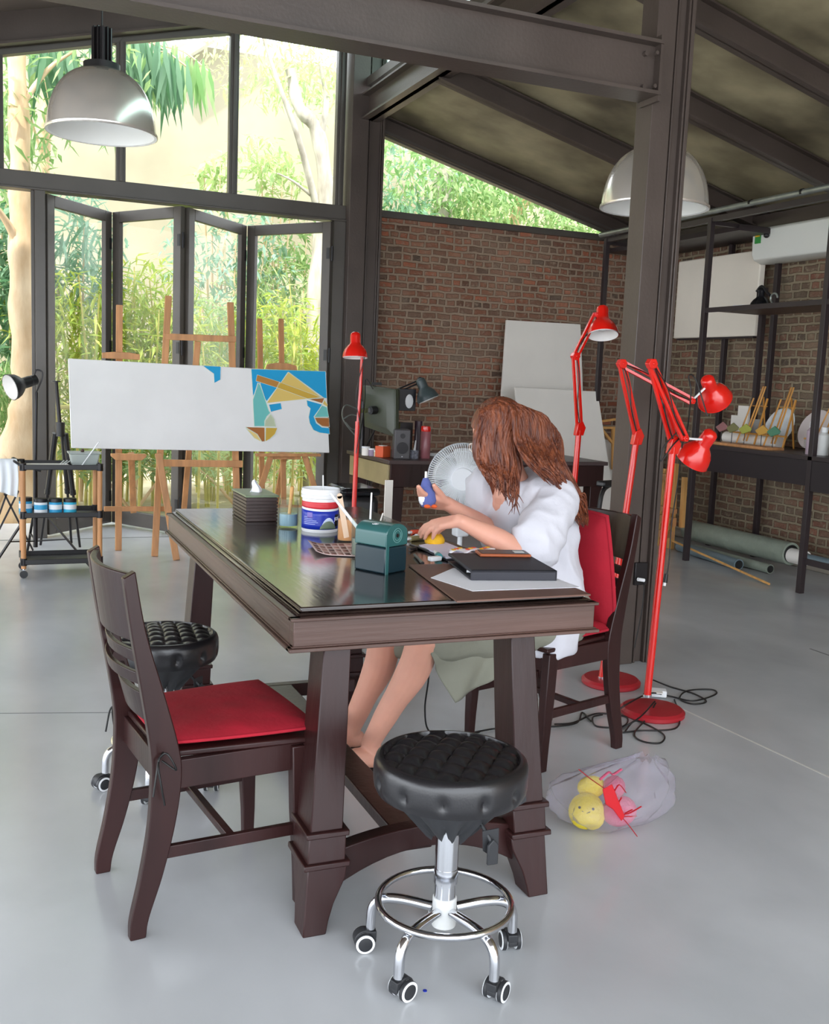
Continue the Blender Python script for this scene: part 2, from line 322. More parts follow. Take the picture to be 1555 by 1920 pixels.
M_gg = glassmat('clerestory_glass', (.72, .85, .8), .8)
k = 0
for y0, y1 in ((6.2, 8.2), (4.1, 6.1), (2.0, 4.0), (0, 1.9)):
    k += 1; struct('window_%d' % (10+k), MB().box((2.892, y0, 3.74), (2.9, y1, 4.3)), M_gg, 'clerestory pane')
# columns
def column(nm, x0, y0, x1, y1, z1, lab):
    mb = MB(); xm = x0+(x1-x0)*.5
    mb.box((x0, y0, 0), (xm, y1, z1)); mb.box((xm, y0+.02, 0), (xm+.012, y1, z1)); mb.box((xm+.012, y0+.008, 0), (xm+.022, y1, z1))
    mb.box((xm+.022, y0+.03, 0), (x1-.03, y1, z1)); mb.box((x1-.035, y0+.004, 0), (x1-.024, y1, z1)); mb.box((x1-.02, y0, 0), (x1, y1, z1))
    return struct(nm, mb, M_steel, lab, bevel=.003)
n0 = n
column('trim_%d' % n, 2.77, 4.0, 2.975, 4.125, 3.41, 'near steel column'); n += 1
column('trim_%d' % n, 2.745, 8.12, 3.03, 8.34, 4.3, 'far steel column between glazing and brick wall'); n += 1
# big tie beam in front
mb = MB(); mb.box((-4.5, 3.985, 2.64), (2.765, 4.0, 2.84)); mb.box((-4.5, 3.93, 2.625), (2.765, 4.09, 2.64)); mb.box((-4.5, 3.93, 2.84), (2.765, 4.09, 2.855)); mb.box((2.755, 3.94, 2.6), (2.769, 4.08, 2.88))
for z in (2.66, 2.80):
    mb.cyl((2.70, 3.965, z), (2.70, 3.986, z), .011, n=8); mb.cyl((2.735, 3.935, z), (2.735, 3.95, z), .009, n=8)
struct('trim_%d' % n, mb, M_steel, 'large steel tie beam'); n += 1
mb = MB(); mb.box((-4.5, 7.95, 0), (-4.3, 8.3, 3)); mb.box((-4.6, 3.9, 0), (-4.4, 4.1, 2.7))
struct('trim_%d' % n, mb, M_steel, 'left columns'); n += 1
# gable glazing frame
wt = lambda x: 3.53+.262*(x-.153) if x < 1.0 else 3.53+.262*.847+.24*(x-1.0)
mb = MB()
mb.box((-4.4, 8.22, 2.615), (2.75, 8.32, 2.73)); mb.box((-4.4, 8.20, 2.60), (2.75, 8.34, 2.615))
for x in (-2.1, -.69, .085, .945, 1.805, 2.69): mb.box((x-.035, 8.24, 2.73), (x+.035, 8.31, wt(x)+.02)); mb.box((x-.012, 8.22, 2.73), (x+.012, 8.24, wt(x)+.01))
for x0, x1 in ((-4.4, .945), (.945, 2.75)): mb.prism([(x0, wt(x0)), (x1, wt(x1)), (x1, wt(x1)+.06), (x0, wt(x0)+.06)], lambda u, v, t: V((u, t, v)), 8.23, 8.31)
struct('trim_%d' % n, mb, M_steel2, 'frame of the high gable windows', bevel=.003); n += 1
mb = MB(); mb.prism([(-4.4, wt(-4.4)+.06), (2.75, wt(2.75)+.06), (2.75, zl(2.75)), (-4.4, zl(-4.4))], lambda u, v, t: V((u, t, v)), 8.15, 8.2)
mb.prism([(-4.4, wt(-4.4)+.06), (2.75, wt(2.75)+.06), (2.75, wt(2.75)+.075), (-4.4, wt(-4.4)+.075)], lambda u, v, t: V((u, t, v)), 8.08, 8.2)
struct('trim_%d' % n, mb, M_steel, 'gable rafter above the windows'); n += 1
wi = 1
for x0, x1 in ((-2.06, -.73), (-.65, .05), (.12, .91), (.98, 1.77), (1.84, 2.655)):
    struct('window_%d' % wi, MB().prism([(x0, 2.73), (x1, 2.73), (x1, wt(x1)), (x0, wt(x0))], lambda u, v, t: V((u, t, v)), 8.268, 8.274), M_glass, 'high fixed pane above the folding doors'); wi += 1
struct('window_%d' % wi, MB().prism([(3.03, 2.735), (5.42, 2.735), (3.03, 3.35)], lambda u, v, t: V((u, t, v)), 8.29, 8.296), M_glass, 'triangular gable pane above the brick wall'); wi += 1
mb = MB(); mb.prism([(3.03, zr(3.03, 4.139)-.02), (5.45, zr(5.45, 4.139)-.02), (5.45, zr(5.45, 4.139)+.03), (3.03, zr(3.03, 4.139)+.03)], lambda u, v, t: V((u, t, v)), 8.24, 8.31)
mb.box((3.03, 8.25, 2.735), (3.07, 8.31, 3.34))
struct('trim_%d' % n, mb, M_steel2, 'sloping frame over the triangular pane'); n += 1
# jambs
struct('trim_%d' % n, MB().box((.325, 8.2, 0), (.40, 8.3, 2.6)).box((.30, 8.235, 0), (.325, 8.265, 2.6)), M_steel2, 'left jamb of the folding doors', bevel=.003); n += 1
struct('trim_%d' % n, MB().box((2.64, 8.2, 0), (2.745, 8.3, 2.6)).box((2.63, 8.23, 0), (2.64, 8.26, 2.6)), M_steel2, 'right jamb of the folding doors', bevel=.003); n += 1
# folding doors
def leaf(i, p, q, hinge_at):
    p, q = V((*p, 0)), V((*q, 0)); d = (q-p); Lg = d.length; d.normalize(); nn = V((-d.y, d.x, 0)); z0, z1 = .02, 2.585; th = .042; st = .085
    def bx(mb, a0, a1, h0, h1, t=th):
        return mb.box((a0, -t/2, h0), (a1, t/2, h1), frame(p, d, nn, V((0, 0, 1))))
    mb = MB(); bx(mb, 0, st, z0, z1); bx(mb, Lg-st, Lg, z0, z1); bx(mb, st, Lg-st, z1-st, z1); bx(mb, st, Lg-st, z0, z0+.12)
    o = struct('door_%d' % i, mb, M_steel2, 'grey framed folding glass door leaf', bevel=.004)
    bx(MB(), st, Lg-st, z0+.12, z1-st, .006).build('pane', M_glass, o)
    for z in (.25, 1.5, 2.33):
        c = (q if hinge_at else p)+V((0, 0, z)); m2 = MB()
        s_ = 1 if hinge_at else -1
        m2.cyl(c+d*.004*s_-V((0, 0, .06)), c+d*.004*s_+V((0, 0, .06)), .011, n=8); m2.cbox(c-d*.02*s_, (.03, .05, .09), atan2(d.y, d.x)); m2.build('hinge', M_black, o)
F1, F2, F3, F4, F5 = (.40, 8.24), (.93, 8.86), (1.405, 8.18), (2.055, 8.88), (2.62, 8.18)
leaf(1, F1, F2, True); leaf(2, (F2[0]+.035, F2[1]+.0), F3, True); leaf(3, (F3[0]+.035, F3[1]+.03), F4, True); leaf(4, (F4[0]+.035, F4[1]), F5, True)
# ------------------------------------------------------------------ garden beyond the glazing
M_gwall = mat('garden_wall_render', '#a39b84', .95, var=.25, vscale=.8, col2='#8b8570')
M_ground = mat('garden_soil', '#a79a7c', .95, var=.4, vscale=1.6, bump=.3, bscale=12, col2='#c9c2a6')
struct('ground', MB().box((-14, 9.0, -.35), (16, 22, -.1)), M_ground, 'pale garden ground')
struct('ground_left', MB().box((-30, -14, -.35), (-7, 22, -.1)).box((-7, -14, -.35), (16, -5, -.1)).box((6.05, -5, -.35), (16, 9, -.1)), mat('outer_ground', '#b5b2a8', .9, var=.1, vscale=1), 'unseen pale ground around the pavilion, added to bounce light')  # pale ground out of view, added to bounce daylight into the room
struct('wall_garden', MB().box((-14, 14.2, -.3), (16, 14.5, 5.6)), M_gwall, 'rendered garden boundary wall')
M_bark = mat('pale_bark', '#c9a982', .85, var=.3, vscale=7, stretch=(1, 1, .4), bump=.5, bscale=16, col2='#e0c9a6')
M_barkg = mat('grey_bark', '#8b8577', .9, var=.35, vscale=8, stretch=(1, 1, .3), bump=.6, bscale=14, col2='#c4bfae')
L_yel = leafmat('bamboo_leaf', '#c3c95c', '#94b04f'); L_grn = leafmat('green_leaf', '#6d9858', '#a3bb80'); L_dk = leafmat('dark_leaf', '#46744c', '#7fa382'); L_pale = leafmat('pale_leaf', '#c2d28f', '#a5c086')
L_sil = leafmat('silver_leaf', '#9db8a6', '#7ea88a')
rnd = random.Random(11)
def leaves(mb, c, rad, num, ln, wd, droop=.3, fill=1.0, up=0):
    c = V(c)
    for _ in range(num):
        while True:
            p = V((rnd.uniform(-1, 1), rnd.uniform(-1, 1), rnd.uniform(-1, 1)))
            if p.length < 1: break
        p = V((p.x*rad[0], p.y*rad[1], p.z*rad[2]))
        a = rnd.uniform(0, 2*pi); e = rnd.uniform(-1, .6)-droop+up; d = V((cos(a)*cos(e), sin(a)*cos(e), sin(e)))
        x = d.cross(V((rnd.uniform(-.4, .4), rnd.uniform(-.4, .4), 1))).normalized(); l = ln*rnd.uniform(.6, 1.25); w = wd*rnd.uniform(.7, 1.2); q = c+p
        mb.add([q, q+d*l*.4+x*w/2, q+d*l+V((0, 0, -l*.15)), q+d*l*.4-x*w/2], [(0, 1, 2, 3)])
    return mb
def tree(name, label, cat, trunk, tr, crowns, lm, nl, ln, wd, branches=(), bark=None, group=None, droop=.3):
    t = thing(name, label, cat, (trunk[0][0], trunk[0][1], -.1), 0, group)
    pts = cr(trunk, 5); k = len(pts); rs = [tr[0]+(tr[1]-tr[0])*(i/(k-1))**.6 for i in range(k)]
    rs = [r*(1+.12*sin(i*1.7)) for i, r in enumerate(rs)]
    MB().tube(pts, rs, 12).build('trunk', bark or M_bark, t, smooth=80)
    for b_ in branches:
        q = cr(b_[0], 4); MB().tube(q, [b_[1]*(1-.75*i/len(q)) for i in range(len(q))], 7).build('branch', bark or M_bark, t, smooth=80)
    mb = MB()
    for c, rad, f in crowns: leaves(mb, c, rad, int(nl*f), ln, wd, droop)
    mb.build('foliage', lm, t, smooth=0, recalc=False); return t
def P(px, py, Y): return tuple(U(px, py, 'y', Y))
# big left tree with forked trunk
tree('garden_tree', 'peeling pale-barked tree with swollen foot left of the doors', 'tree', [P(25, 1000, 9.7), P(38, 830, 9.7), P(55, 740, 9.7), P(45, 600, 9.7), P(40, 450, 9.7), P(38, 300, 9.7), P(30, 90, 9.7)], (.21, .075),
     [(P(120, 120, 9.9), (.9, .7, .7), 1), (P(20, 260, 10), (.5, .5, .6), .5)], L_grn, 500, .16, .04,
     [([P(40, 470, 9.7), P(15, 420, 9.6), P(-20, 370, 9.5)], .05), ([P(38, 200, 9.7), P(90, 130, 9.7), P(140, 95, 9.6)], .03), ([P(30, 820, 9.7), P(-10, 930, 9.6), P(-40, 990, 9.6)], .12)])
tree('garden_tree', 'thin pale trunk seen in the leftmost high window', 'tree', [P(92, 1000, 10.6), P(88, 600, 10.6), P(84, 350, 10.6), P(90, 100, 10.6)], (.06, .045), [(P(150, 70, 10.5), (.8, .6, .35), 1)], L_dk, 400, .2, .04,
     [([P(88, 320, 10.6), P(60, 230, 10.5), P(40, 140, 10.4)], .02), ([P(86, 200, 10.6), P(130, 150, 10.5), P(175, 110, 10.4)], .02)])
tree('garden_tree', 'gnarled grey tree behind the rightmost high window', 'tree', [P(585, 1000, 11.5), P(588, 700, 11.5), P(600, 480, 11.5), P(612, 380, 11.5), P(596, 250, 11.5), P(560, 200, 11.5), P(545, 130, 11.5)], (.16, .06),
     [(P(600, 140, 11.8), (.7, .7, .5), 1), (P(500, 120, 12), (.8, .7, .5), .8), (P(490, 290, 12), (.45, .5, .2), .3)], L_pale, 700, .12, .035,
     [([P(600, 260, 11.5), P(612, 190, 11.4), P(600, 120, 11.3)], .05), ([P(592, 380, 11.5), P(560, 260, 11.3), P(520, 150, 11.2), P(490, 60, 11.2)], .045), ([P(588, 370, 11.5), P(550, 340, 11.4), P(520, 325, 11.3)], .02)], M_barkg)
tree('garden_tree', 'slim trunk rising behind the middle of the triangular pane', 'tree', [P(836, 900, 12.5), P(832, 500, 12.5), P(830, 380, 12.5), P(836, 250, 12.5)], (.13, .12),
     [(P(780, 340, 12.2), (.9, .6, .7), 1.2), (P(880, 370, 12.2), (.6, .5, .45), .8)], L_grn, 700, .14, .05, [], M_barkg)
tree('garden_tree', 'leaning pale trunk behind the narrow end of the triangular pane', 'tree', [P(940, 900, 12.8), P(960, 500, 12.8), P(968, 400, 12.8), P(1010, 320, 12.8)], (.1, .07),
     [(P(1030, 400, 12.6), (1.1, .6, .4), 1.3), (P(950, 350, 12.6), (.6, .5, .3), .6)], L_grn, 600, .14, .05, [([P(966, 410, 12.8), P(990, 380, 12.7), P(1040, 370, 12.6)], .05)], M_bark)
# hanging fronds
def fronds(name, label, roots, Y, ln, num, lm):
    t = thing(name, label, 'palm', (P(*roots[0][0], Y)[0], Y, 2.4)); mb = MB(); sb = MB()
    for (a, b) in roots:
        A, B = V(P(*a, Y)), V(P(*b, Y)); sb.tube(cr([A, (A+B)/2+V((0, 0, .06)), B], 4), .008, 6)
        for k in range(num):
            q = A.lerp(B, k/num)+V((rnd.uniform(-.03, .03), rnd.uniform(-.25, .25), 0)); l = ln*rnd.uniform(.6, 1.1); x = V((1, rnd.uniform(-.6, .6), 0)).normalized(); sw = rnd.uniform(-.25, .3)
            w = .03; p1 = q+V((sw*l*.3, 0, -l*.4)); p2 = q+V((sw*l*.9, 0, -l))
            mb.add([q-x*w*.2, q+x*w*.2, p1+x*w, p2, p1-x*w], [(0, 1, 2, 4), (4, 2, 3)])
    sb.build('stem', M_bark, t); mb.build('foliage', lm, t, smooth=0, recalc=False); return t
fronds('hanging_palm', 'long drooping palm leaves behind the dome lamp', [((140, 80), (60, 95)), ((235, 70), (350, 125)), ((240, 60), (300, 90))], 9.9, .62, 34, L_dk)
fronds('hanging_palm', 'drooping leaves with ragged tips in the middle high window', [((300, 85), (392, 135)), ((250, 120), (330, 100))], 10.4, .5, 30, L_grn)
# bamboo clumps
def bamboo(px, pz, Y, h, wdt, ns, nl, lm, label):
    c = V(P(px, 700, Y)); t = thing('bamboo_clump', label, 'bamboo', (c.x, Y, -.1), 0, None); mb = MB()
    for k in range(ns):
        x = c.x+rnd.uniform(-wdt, wdt); y = Y+rnd.uniform(-.4, .4); ln = rnd.uniform(-.25, .25)
        MBq = MB(); MBq.tube([(x, y, -.1), (x+ln*.3, y, h*.5), (x+ln, y, h*rnd.uniform(.8, 1.0))], [.016, .013, .006], 6); MBq.build('stalk', M_stalk, t)
    for k in range(6):
        zz = h*(.25+.13*k); leaves(mb, (c.x+rnd.uniform(-.2, .2), Y, zz), (wdt*1.2, .5, h*.16), nl//3, .2, .03, .2)
    mb.build('foliage', lm, t, smooth=0, recalc=False); return t
M_stalk = mat('bamboo_stalk', '#b9b25e', .5, var=.2)
bamboo(150, 0, 10.6, 2.2, .45, 7, 900, L_yel, 'yellow-green bamboo seen through the first door leaf')
bamboo(250, 0, 11.2, 2.4, .5, 8, 1100, L_yel, 'dense bamboo behind the second door leaf')
bamboo(330, 0, 10.9, 2.0, .5, 7, 900, L_yel, 'bamboo behind the big easel')
bamboo(410, 0, 11.6, 2.1, .5, 7, 900, L_pale, 'pale bamboo through the third door leaf')
bamboo(540, 0, 11.0, 2.1, .5, 7, 1000, L_yel, 'bright bamboo through the fourth door leaf')
bamboo(480, 0, 12.3, 2.6, .6, 7, 900, L_pale, 'distant bamboo before the garden wall')
def bush(px, py, Y, rad, nl, lm, label, ln=.16, wd=.05, droop=.2, up=0):
    c = V(P(px, py, Y)); t = thing('garden_shrub', label, 'shrub', (c.x, Y, -.1)); mb = MB()
    for k in range(4): a = k*1.6; MB().tube([(c.x, Y, -.1), (c.x+cos(a)*rad[0]*.3, Y+sin(a)*.1, c.z*.6), (c.x+cos(a)*rad[0]*.6, Y+sin(a)*.2, c.z+rad[2]*.5)], [.02, .014, .005], 6).build('stem', M_bark, t)
    leaves(mb, c, rad, nl, ln, wd, droop, up=up).build('foliage', lm, t, smooth=0, recalc=False); return t
bush(20, 520, 10.8, (.4, .5, .9), 700, L_dk, 'dark leafy shrub behind the leftmost tree', .2, .07)
bush(150, 480, 11.2, (.5, .5, .8), 420, L_sil, 'silvery drooping shrub behind the first door leaf', .3, .04)
bush(15, 760, 10.2, (.22, .3, .35), 300, L_grn, 'spiky green plant at the left edge', .3, .03, -1.0)
bush(430, 480, 12.2, (.8, .5, .8), 700, L_sil, 'pale silvery shrub behind the third door leaf', .16, .05)
bush(560, 520, 12.6, (.6, .5, .9), 700, L_grn, 'leafy shrub climbing beside the gnarled tree', .16, .05)
bush(405, 335, 12.5, (.25, .3, .35), 160, L_pale, 'pale sapling leaves under the middle high window', .18, .06)
bush(520, 330, 12.5, (.35, .3, .3), 160, L_pale, 'light sprig of leaves under the right high window', .18, .06)
bush(250, 860, 10.2, (.9, .5, .22), 500, L_grn, 'low green planting behind the trolley', .18, .04, -.4)
bush(450, 880, 10.4, (.9, .5, .2), 420, L_pale, 'low pale planting behind the easels', .18, .03, -.5)
bush(-60, 420, 11.5, (.7, .5, 1.6), 900, L_grn, 'tall greenery at the far left', .2, .06)
for k, (px, py, Y, rx, rz_, nl, lm, lb) in enumerate([(760, 330, 13.2, 1.0, .7, 700, L_sil, 'hazy bluish foliage by the column'), (900, 400, 13.3, .9, .4, 600, L_pale, 'light foliage over the brick wall'), (1100, 430, 13.0, .9, .35, 600, L_grn, 'green foliage at the right tip of the triangular pane'), (730, 400, 11.8, .6, .3, 350, L_dk, 'dark glossy leaves just above the brick wall')]):
    bush(px, py, Y, (rx, .5, rz_), nl, lm, lb, .15, .05)
# low bamboo fence in the garden
t = thing('garden_fence', 'low bamboo fence rail in the planting', 'fence', P(210, 760, 10.0)[:2]+(-.1,)); X0 = P(100, 700, 10)[0]; X1 = P(640, 700, 10)[0]
MB().cyl((X0, 9.75, .95), (X1, 9.75, .95), .02, n=8).build('rail', M_stalk, t)
for k in range(16): x = X0+(X1-X0)*k/15; MB().cyl((x, 9.77, -.1), (x+.01, 9.77, 1.0+.05*(k % 3)), .012, n=6).build('post', M_stalk, t)
# eave of a neighbouring building
struct('trim_%d' % n, MB().bar(P(330, 110, 14.0), P(460, 30, 14.0), .3, .12), mat('pale_eave', '#d8d5cc', .8), 'sloping pale eave on the garden wall'); n += 1
# ------------------------------------------------------------------ dome pendant lamps
M_domeo = mat('ribbed_aluminium_dome', '#ece6de', .22, metal=.7, var=.06, vscale=3)
M_domei = mat('dome_inside', '#f3f4f2', .45)
def dome(label, c, r, h, top):
    t = thing('pendant_lamp', label, 'lamp', c, 0, 'aluminium dome pendant lamps'); c = V(c)
    prof = [(r*cos(a)**.75 if a < 1.5 else .001, h*sin(a)) for a in [i*pi/2/14 for i in range(13)]]
    mb = MB(); outer = [(r*1.03, -.004), (r*1.03, .01)]+prof[0:]; outer[2] = (r, .012)
    n = 120
    def ring(rr, z, k): return [c+V((rr*(1+(.006 if i % 2 else 0))*cos(2*pi*i/n), rr*(1+(.006 if i % 2 else 0))*sin(2*pi*i/n), z)) for i in range(n)]
    mb.loft([ring(a, b, 0) for a, b in outer if a > r*.2], cap=False); mb.build('shade', M_domeo, t, smooth=60, solid=.003)
    MB().lathe([(r*1.03, -.003)]+[(a*.975, b*.97) for a, b in prof if a > r*.2], c, 48).build('reflector', M_domei, t)
    z0 = h*.93
    MB().lathe([(r*.30, z0-.02), (r*.30, z0+.0), (r*.34, z0+.01), (r*.34, z0+.045), (r*.24, z0+.05), (r*.24, z0+.05)], c, 24, cap=True).build('collar', M_black, t)
    fin = MB()
    for k in range(12): a = k*pi/6; fin.cbox(c+V((r*.155*cos(a), r*.155*sin(a), z0+.13)), (.018, .008, .17), a)
    fin.cyl(c+V((0, 0, z0+.04)), c+V((0, 0, z0+.215)), r*.13)
    fin.build('ballast_housing', M_blackm, t)
    MB().cyl(c+V((0, 0, z0+.2)), c+V((0, 0, top-c.z)), .004, n=6).build('cord', M_cable, t)
    MB().sphere(c+V((0, 0, h*.45)), .05, 8).build('bulb', M_bulb, t)
    return t
pc = V((U(191, 250, 'y', 5.5).x, 5.5, U(191, 251, 'y', 5.5).z)); dome('silver dome pendant lamp hanging before the high windows', pc, .262, .31, zl(pc.x))
pc = V((U(1227, 390, 'y', 4.55).x, 4.55, U(1227, 391, 'y', 4.55).z)); dome('silver dome pendant lamp half hidden behind the near steel column', pc, .27, .31, zr(pc.x))
# ------------------------------------------------------------------ worktable
ZT = .765
T = thing('work_table', 'large dark wooden worktable with scuffed lacquered top in the foreground', 'table', (1.06, 3.13, 0))
x0, x1, y0, y1 = .65, 1.475, 2.235, 4.04
mb = MB(); th = .03
mb.box((x0, y0, .695), (x1, y0+th, .757)); mb.box((x0, y1-th, .695), (x1, y1, .757)); mb.box((x0, y0+th, .695), (x0+th, y1-th, .757)); mb.box((x1-th, y0+th, .695), (x1, y1-th, .757))
ap = mb.build('apron', M_woodh, T, bevel=.002)
mb = MB()
for e, a, b in ((.008, .757, .765), (.012, .684, .693), (.005, .693, .697)):
    for lo, hi in (((x0-e, y0-e), (x1+e, y0+.02)), ((x0-e, y1-.02), (x1+e, y1+e)), ((x0-e, y0), (x0+.02, y1)), ((x1-.02, y0), (x1+e, y1))): mb.box((*lo, a), (*hi, b))
mb.build('edge_moulding', M_woodh, T, bevel=.003)
mb = MB(); e = .012; mb.box((x0+e, y0+e, .765), (x1-e, y1-e, .772)); mb.box((x0+.022, y0+.022, .772), (x1-.022, y1-.022, .785))
mb.build('tabletop', M_top, T, bevel=.004)
ZS = .785
def tleg(tp, ft, sx, sy):
    "tapered splayed leg with two bands and bracket foot; tp/ft are the outer corner at top and floor"
    mb = MB()
    def at(z, w, d, ex=0): 
        k = 1-z/.69; ox = tp[0]+(ft[0]-tp[0])*k; oy = tp[1]+(ft[1]-tp[1])*k
        xs = (ox-ex*sx*1, ox+sx*(w+ex)); ys = (oy-ex*sy, oy+sy*(d+ex))
        xa, xb = min(xs), max(xs); ya, yb = min(ys), max(ys)
        return [V((xa, ya, z)), V((xb, ya, z)), V((xb, yb, z)), V((xa, yb, z))]
    mb.loft([at(.69, .070, .105), at(.245, .082, .115)]); 
    mb.loft([at(.247, .084, .117, .012), at(.233, .084, .117, .012)]); mb.loft([at(.233, .088, .12, .003), at(.172, .09, .12, .003)]); mb.loft([at(.174, .09, .12, .013), at(.160, .09, .12, .013)])
    mb.loft([at(.160, .10, .125), at(.13, .098, .122), at(.10, .085, .105), at(.07, .072, .09), at(.03, .062, .08), at(0, .058, .075)])
    mb.build('leg', M_wood, T, bevel=.003)
tleg((.735, 2.262), (.672, 2.165), 1, 1); tleg((1.312, 2.262), (1.342, 2.165), -1, 1)
tleg((.685, 3.74), (.645, 3.80), 1, -1); tleg((1.33, 3.74), (1.36, 3.80), -1, -1)
MB().box((.72, 3.60, .115), (1.30, 3.64, .165)).build('stretcher', M_wood, T, bevel=.003)
for yy, s_ in ((2.24, 1),):
    mb = MB(); N_ = 14; top, bot = [], []
    for i in range(N_+1):
        u = i/N_; x = .76+(1.26-.76)*u; a = (u-.5)*2; top.append(V((x, 0, .215-.035*a*a+.0))); bot.append(V((x, 0, .158-.075*a*a)))
    rings = [[V((t_.x, yy-.022, b_.z)), V((t_.x, yy+.022, b_.z)), V((t_.x, yy+.022, t_.z)), V((t_.x, yy-.022, t_.z))] for t_, b_ in zip(top, bot)]
    mb.loft(rings).build('stretcher', M_wood, T, bevel=.003)
MB().box((.955, 2.262, .13), (1.045, 3.60, .165)).build('centre_stretcher', M_wood, T, bevel=.004)
# ------------------------------------------------------------------ chairs
def chair(label, loc, rz):
    t = thing('dining_chair', label, 'chair', loc, rz, 'dark wooden slat-back chairs'); k = dict(world=False)
    L_ = [(-.245, 0), (-.243, .05), (-.222, .15), (-.203, .27), (-.197, .38), (-.200, .46), (-.222, .6), (-.246, .74), (-.264, .865)]
    R_ = [(-.208, 0), (-.200, .05), (-.168, .15), (-.140, .27), (-.126, .38), (-.134, .46), (-.172, .6), (-.212, .74), (-.237, .88)]
    for s_ in (-1, 1):
        yb = .178*s_; th = .027
        MB().prism(smooth_poly(L_)+smooth_poly(R_)[::-1], lambda u, v, t_: V((u, t_, v)), yb-th/2, yb+th/2).build('rear_leg', M_wood, t, bevel=.003, **k)
        yf = .188*s_
        mb = MB(); R2 = lambda x, z, w, d: [V((x-w/2, yf-d/2, z)), V((x+w/2, yf-d/2, z)), V((x+w/2, yf+d/2, z)), V((x-w/2, yf+d/2, z))]
        mb.loft([R2(.183, 0, .028, .027), R2(.182, .1, .034, .03), R2(.176, .25, .044, .033), R2(.170, .42, .046, .034)]).build('front_leg', M_wood, t, bevel=.003, **k)
    mb = MB(); mb.box((-.17, -.19, .355), (.185, -.168, .425)); mb.box((-.17, .168, .355), (.185, .19, .425)); mb.box((.17, -.17, .355), (.192, .17, .425)); mb.box((-.175, -.17, .355), (-.152, .17, .425))
    mb.build('seat_frame', M_wood, t, bevel=.002, **k)
    MB().prism([(-.165, -.165), (.205, -.205), (.205, .205), (-.165, .165)], lambda u, v, t_: V((u, v, t_)), .425, .44).build('seat', M_wood, t, bevel=.004, **k)
    def rail(z0, z1, x0, x1, bow, tk=.016):
        mb = MB(); f = []
        for i in range(13):
            a = -1+2*i/12; y = .166*a; dx = -bow*(1-a*a)
            f.append([V((x0+dx, y, z0)), V((x0+dx+tk, y, z0)), V((x1+dx+tk, y, z1)), V((x1+dx, y, z1))])
        return mb.loft(f)
    rail(.71, .872, -.228, -.252, .035).build('crest_rail', M_wood, t, bevel=.003, **k)
    for z in (.655, .605): rail(z, z+.03, -.222+(.70-z)*-.0+.012, -.222+.006, .035, .013).build('slat', M_wood, t, bevel=.002, **k)
    rail(.50, .575, -.17, -.19, .03).build('slat', M_wood, t, bevel=.002, **k)
    for s_ in (-1, 1): MB().bar((-.165, .178*s_, .20), (.165, .186*s_, .20), .016, .03).build('stretcher', M_wood, t, bevel=.002, **k)
    MB().bar((.0, -.178, .205), (.0, .178, .205), .02, .02).build('stretcher', M_wood, t, bevel=.002, **k)
    return t
LC = V((.508, 2.50, 0)); LR = radians(7)
chair('dark wooden chair with red seat cushion on the left of the worktable', LC, LR)
WC = V((1.875, 3.15, 0)); WR = radians(196)
chair('dark wooden chair the seated person is sitting on', WC, WR)
def cushion(label, M, w0, w1, dp, th, ties=True, nm='seat_cushion'):
    t = thing(nm, label, 'cushion', M.translation)
    def f(u, v, s_):
        a = 2*u-1; b = 2*v-1; w = w0+(w1-w0)*u; ed = max(abs(a), abs(b)); hh = th*.5*(1-max(0, ed)**6*.75)
        ca = a*(1-.03*b*b); cbv = b*(1-.04*a*a)
        wr = .004*noise.noise(V((u*5, v*5, s_*3+w0*9)))
        return M @ V((ca*dp/2, cbv*w/2, s_*hh+wr*(1-ed**4)))
    mb = MB(); mb.grid(lambda u, v: f(u, v, 1), 24, 24); mb.grid(lambda u, v: f(u, v, -1), 24, 24)
    mb.build('cover', M_redcloth, t, smooth=80, subs=1)
    pts = []
    for u, v in [(0, i/10) for i in range(10)]+[(i/10, 1) for i in range(10)]+[(1, 1-i/10) for i in range(10)]+[(1-i/10, 0) for i in range(11)]: pts.append((f(u, v, 1)+f(u, v, -1))/2)
    MB().tube(pts, th*.13, 6).build('piping', M_redcloth, t, smooth=80)
    if ties:
        for s_ in (-1, 1):
            b_ = f(0, .5+.5*s_*.92, 0); b_ = M @ V((-dp/2+.01, s_*w0*.47, -.01)); mb = MB(); off = lambda x, y, z: b_+(M.to_3x3() @ V((x, y*s_, z)))
            mb.tube(cr([b_, off(-.02, .035, .0), off(-.035, .05, -.02), off(-.03, .06, -.07), off(-.02, .055, -.12)], 5), .0025, 5)
            mb.tube(cr([off(-.03, .04, -.01), off(-.02, .07, .01), off(.0, .075, -.03), off(-.025, .045, -.015)], 5), .0025, 5)
            mb.tube(cr([off(-.03, .04, -.01), off(-.04, .06, -.03), off(-.05, .065, -.09)], 5), .0025, 5)
            mb.build('tie', M_cable, t, smooth=80)
    return t
def CM(c, rz, dx, dy, z, rx=0, ry=0): return Matrix.Translation(c) @ Matrix.Rotation(rz, 4, 'Z') @ Matrix.Translation((dx, dy, z)) @ Matrix.Rotation(ry, 4, 'Y') @ Matrix.Rotation(rx, 4, 'X')
cushion('red velvet cushion tied to the seat of the empty left chair', CM(LC, LR, .03, .012, .460), .36, .43, .385, .036)
cushion('red cushion on the seat under the seated person', CM(WC, WR, -.01, 0, .462), .36, .38, .34, .044, False)
cushion('tall red cushion leaning against the chair back behind the seated person', CM(WC, WR, -.135, .0, .665, 0, radians(-80)), .37, .35, .44, .075, False, 'back_cushion')
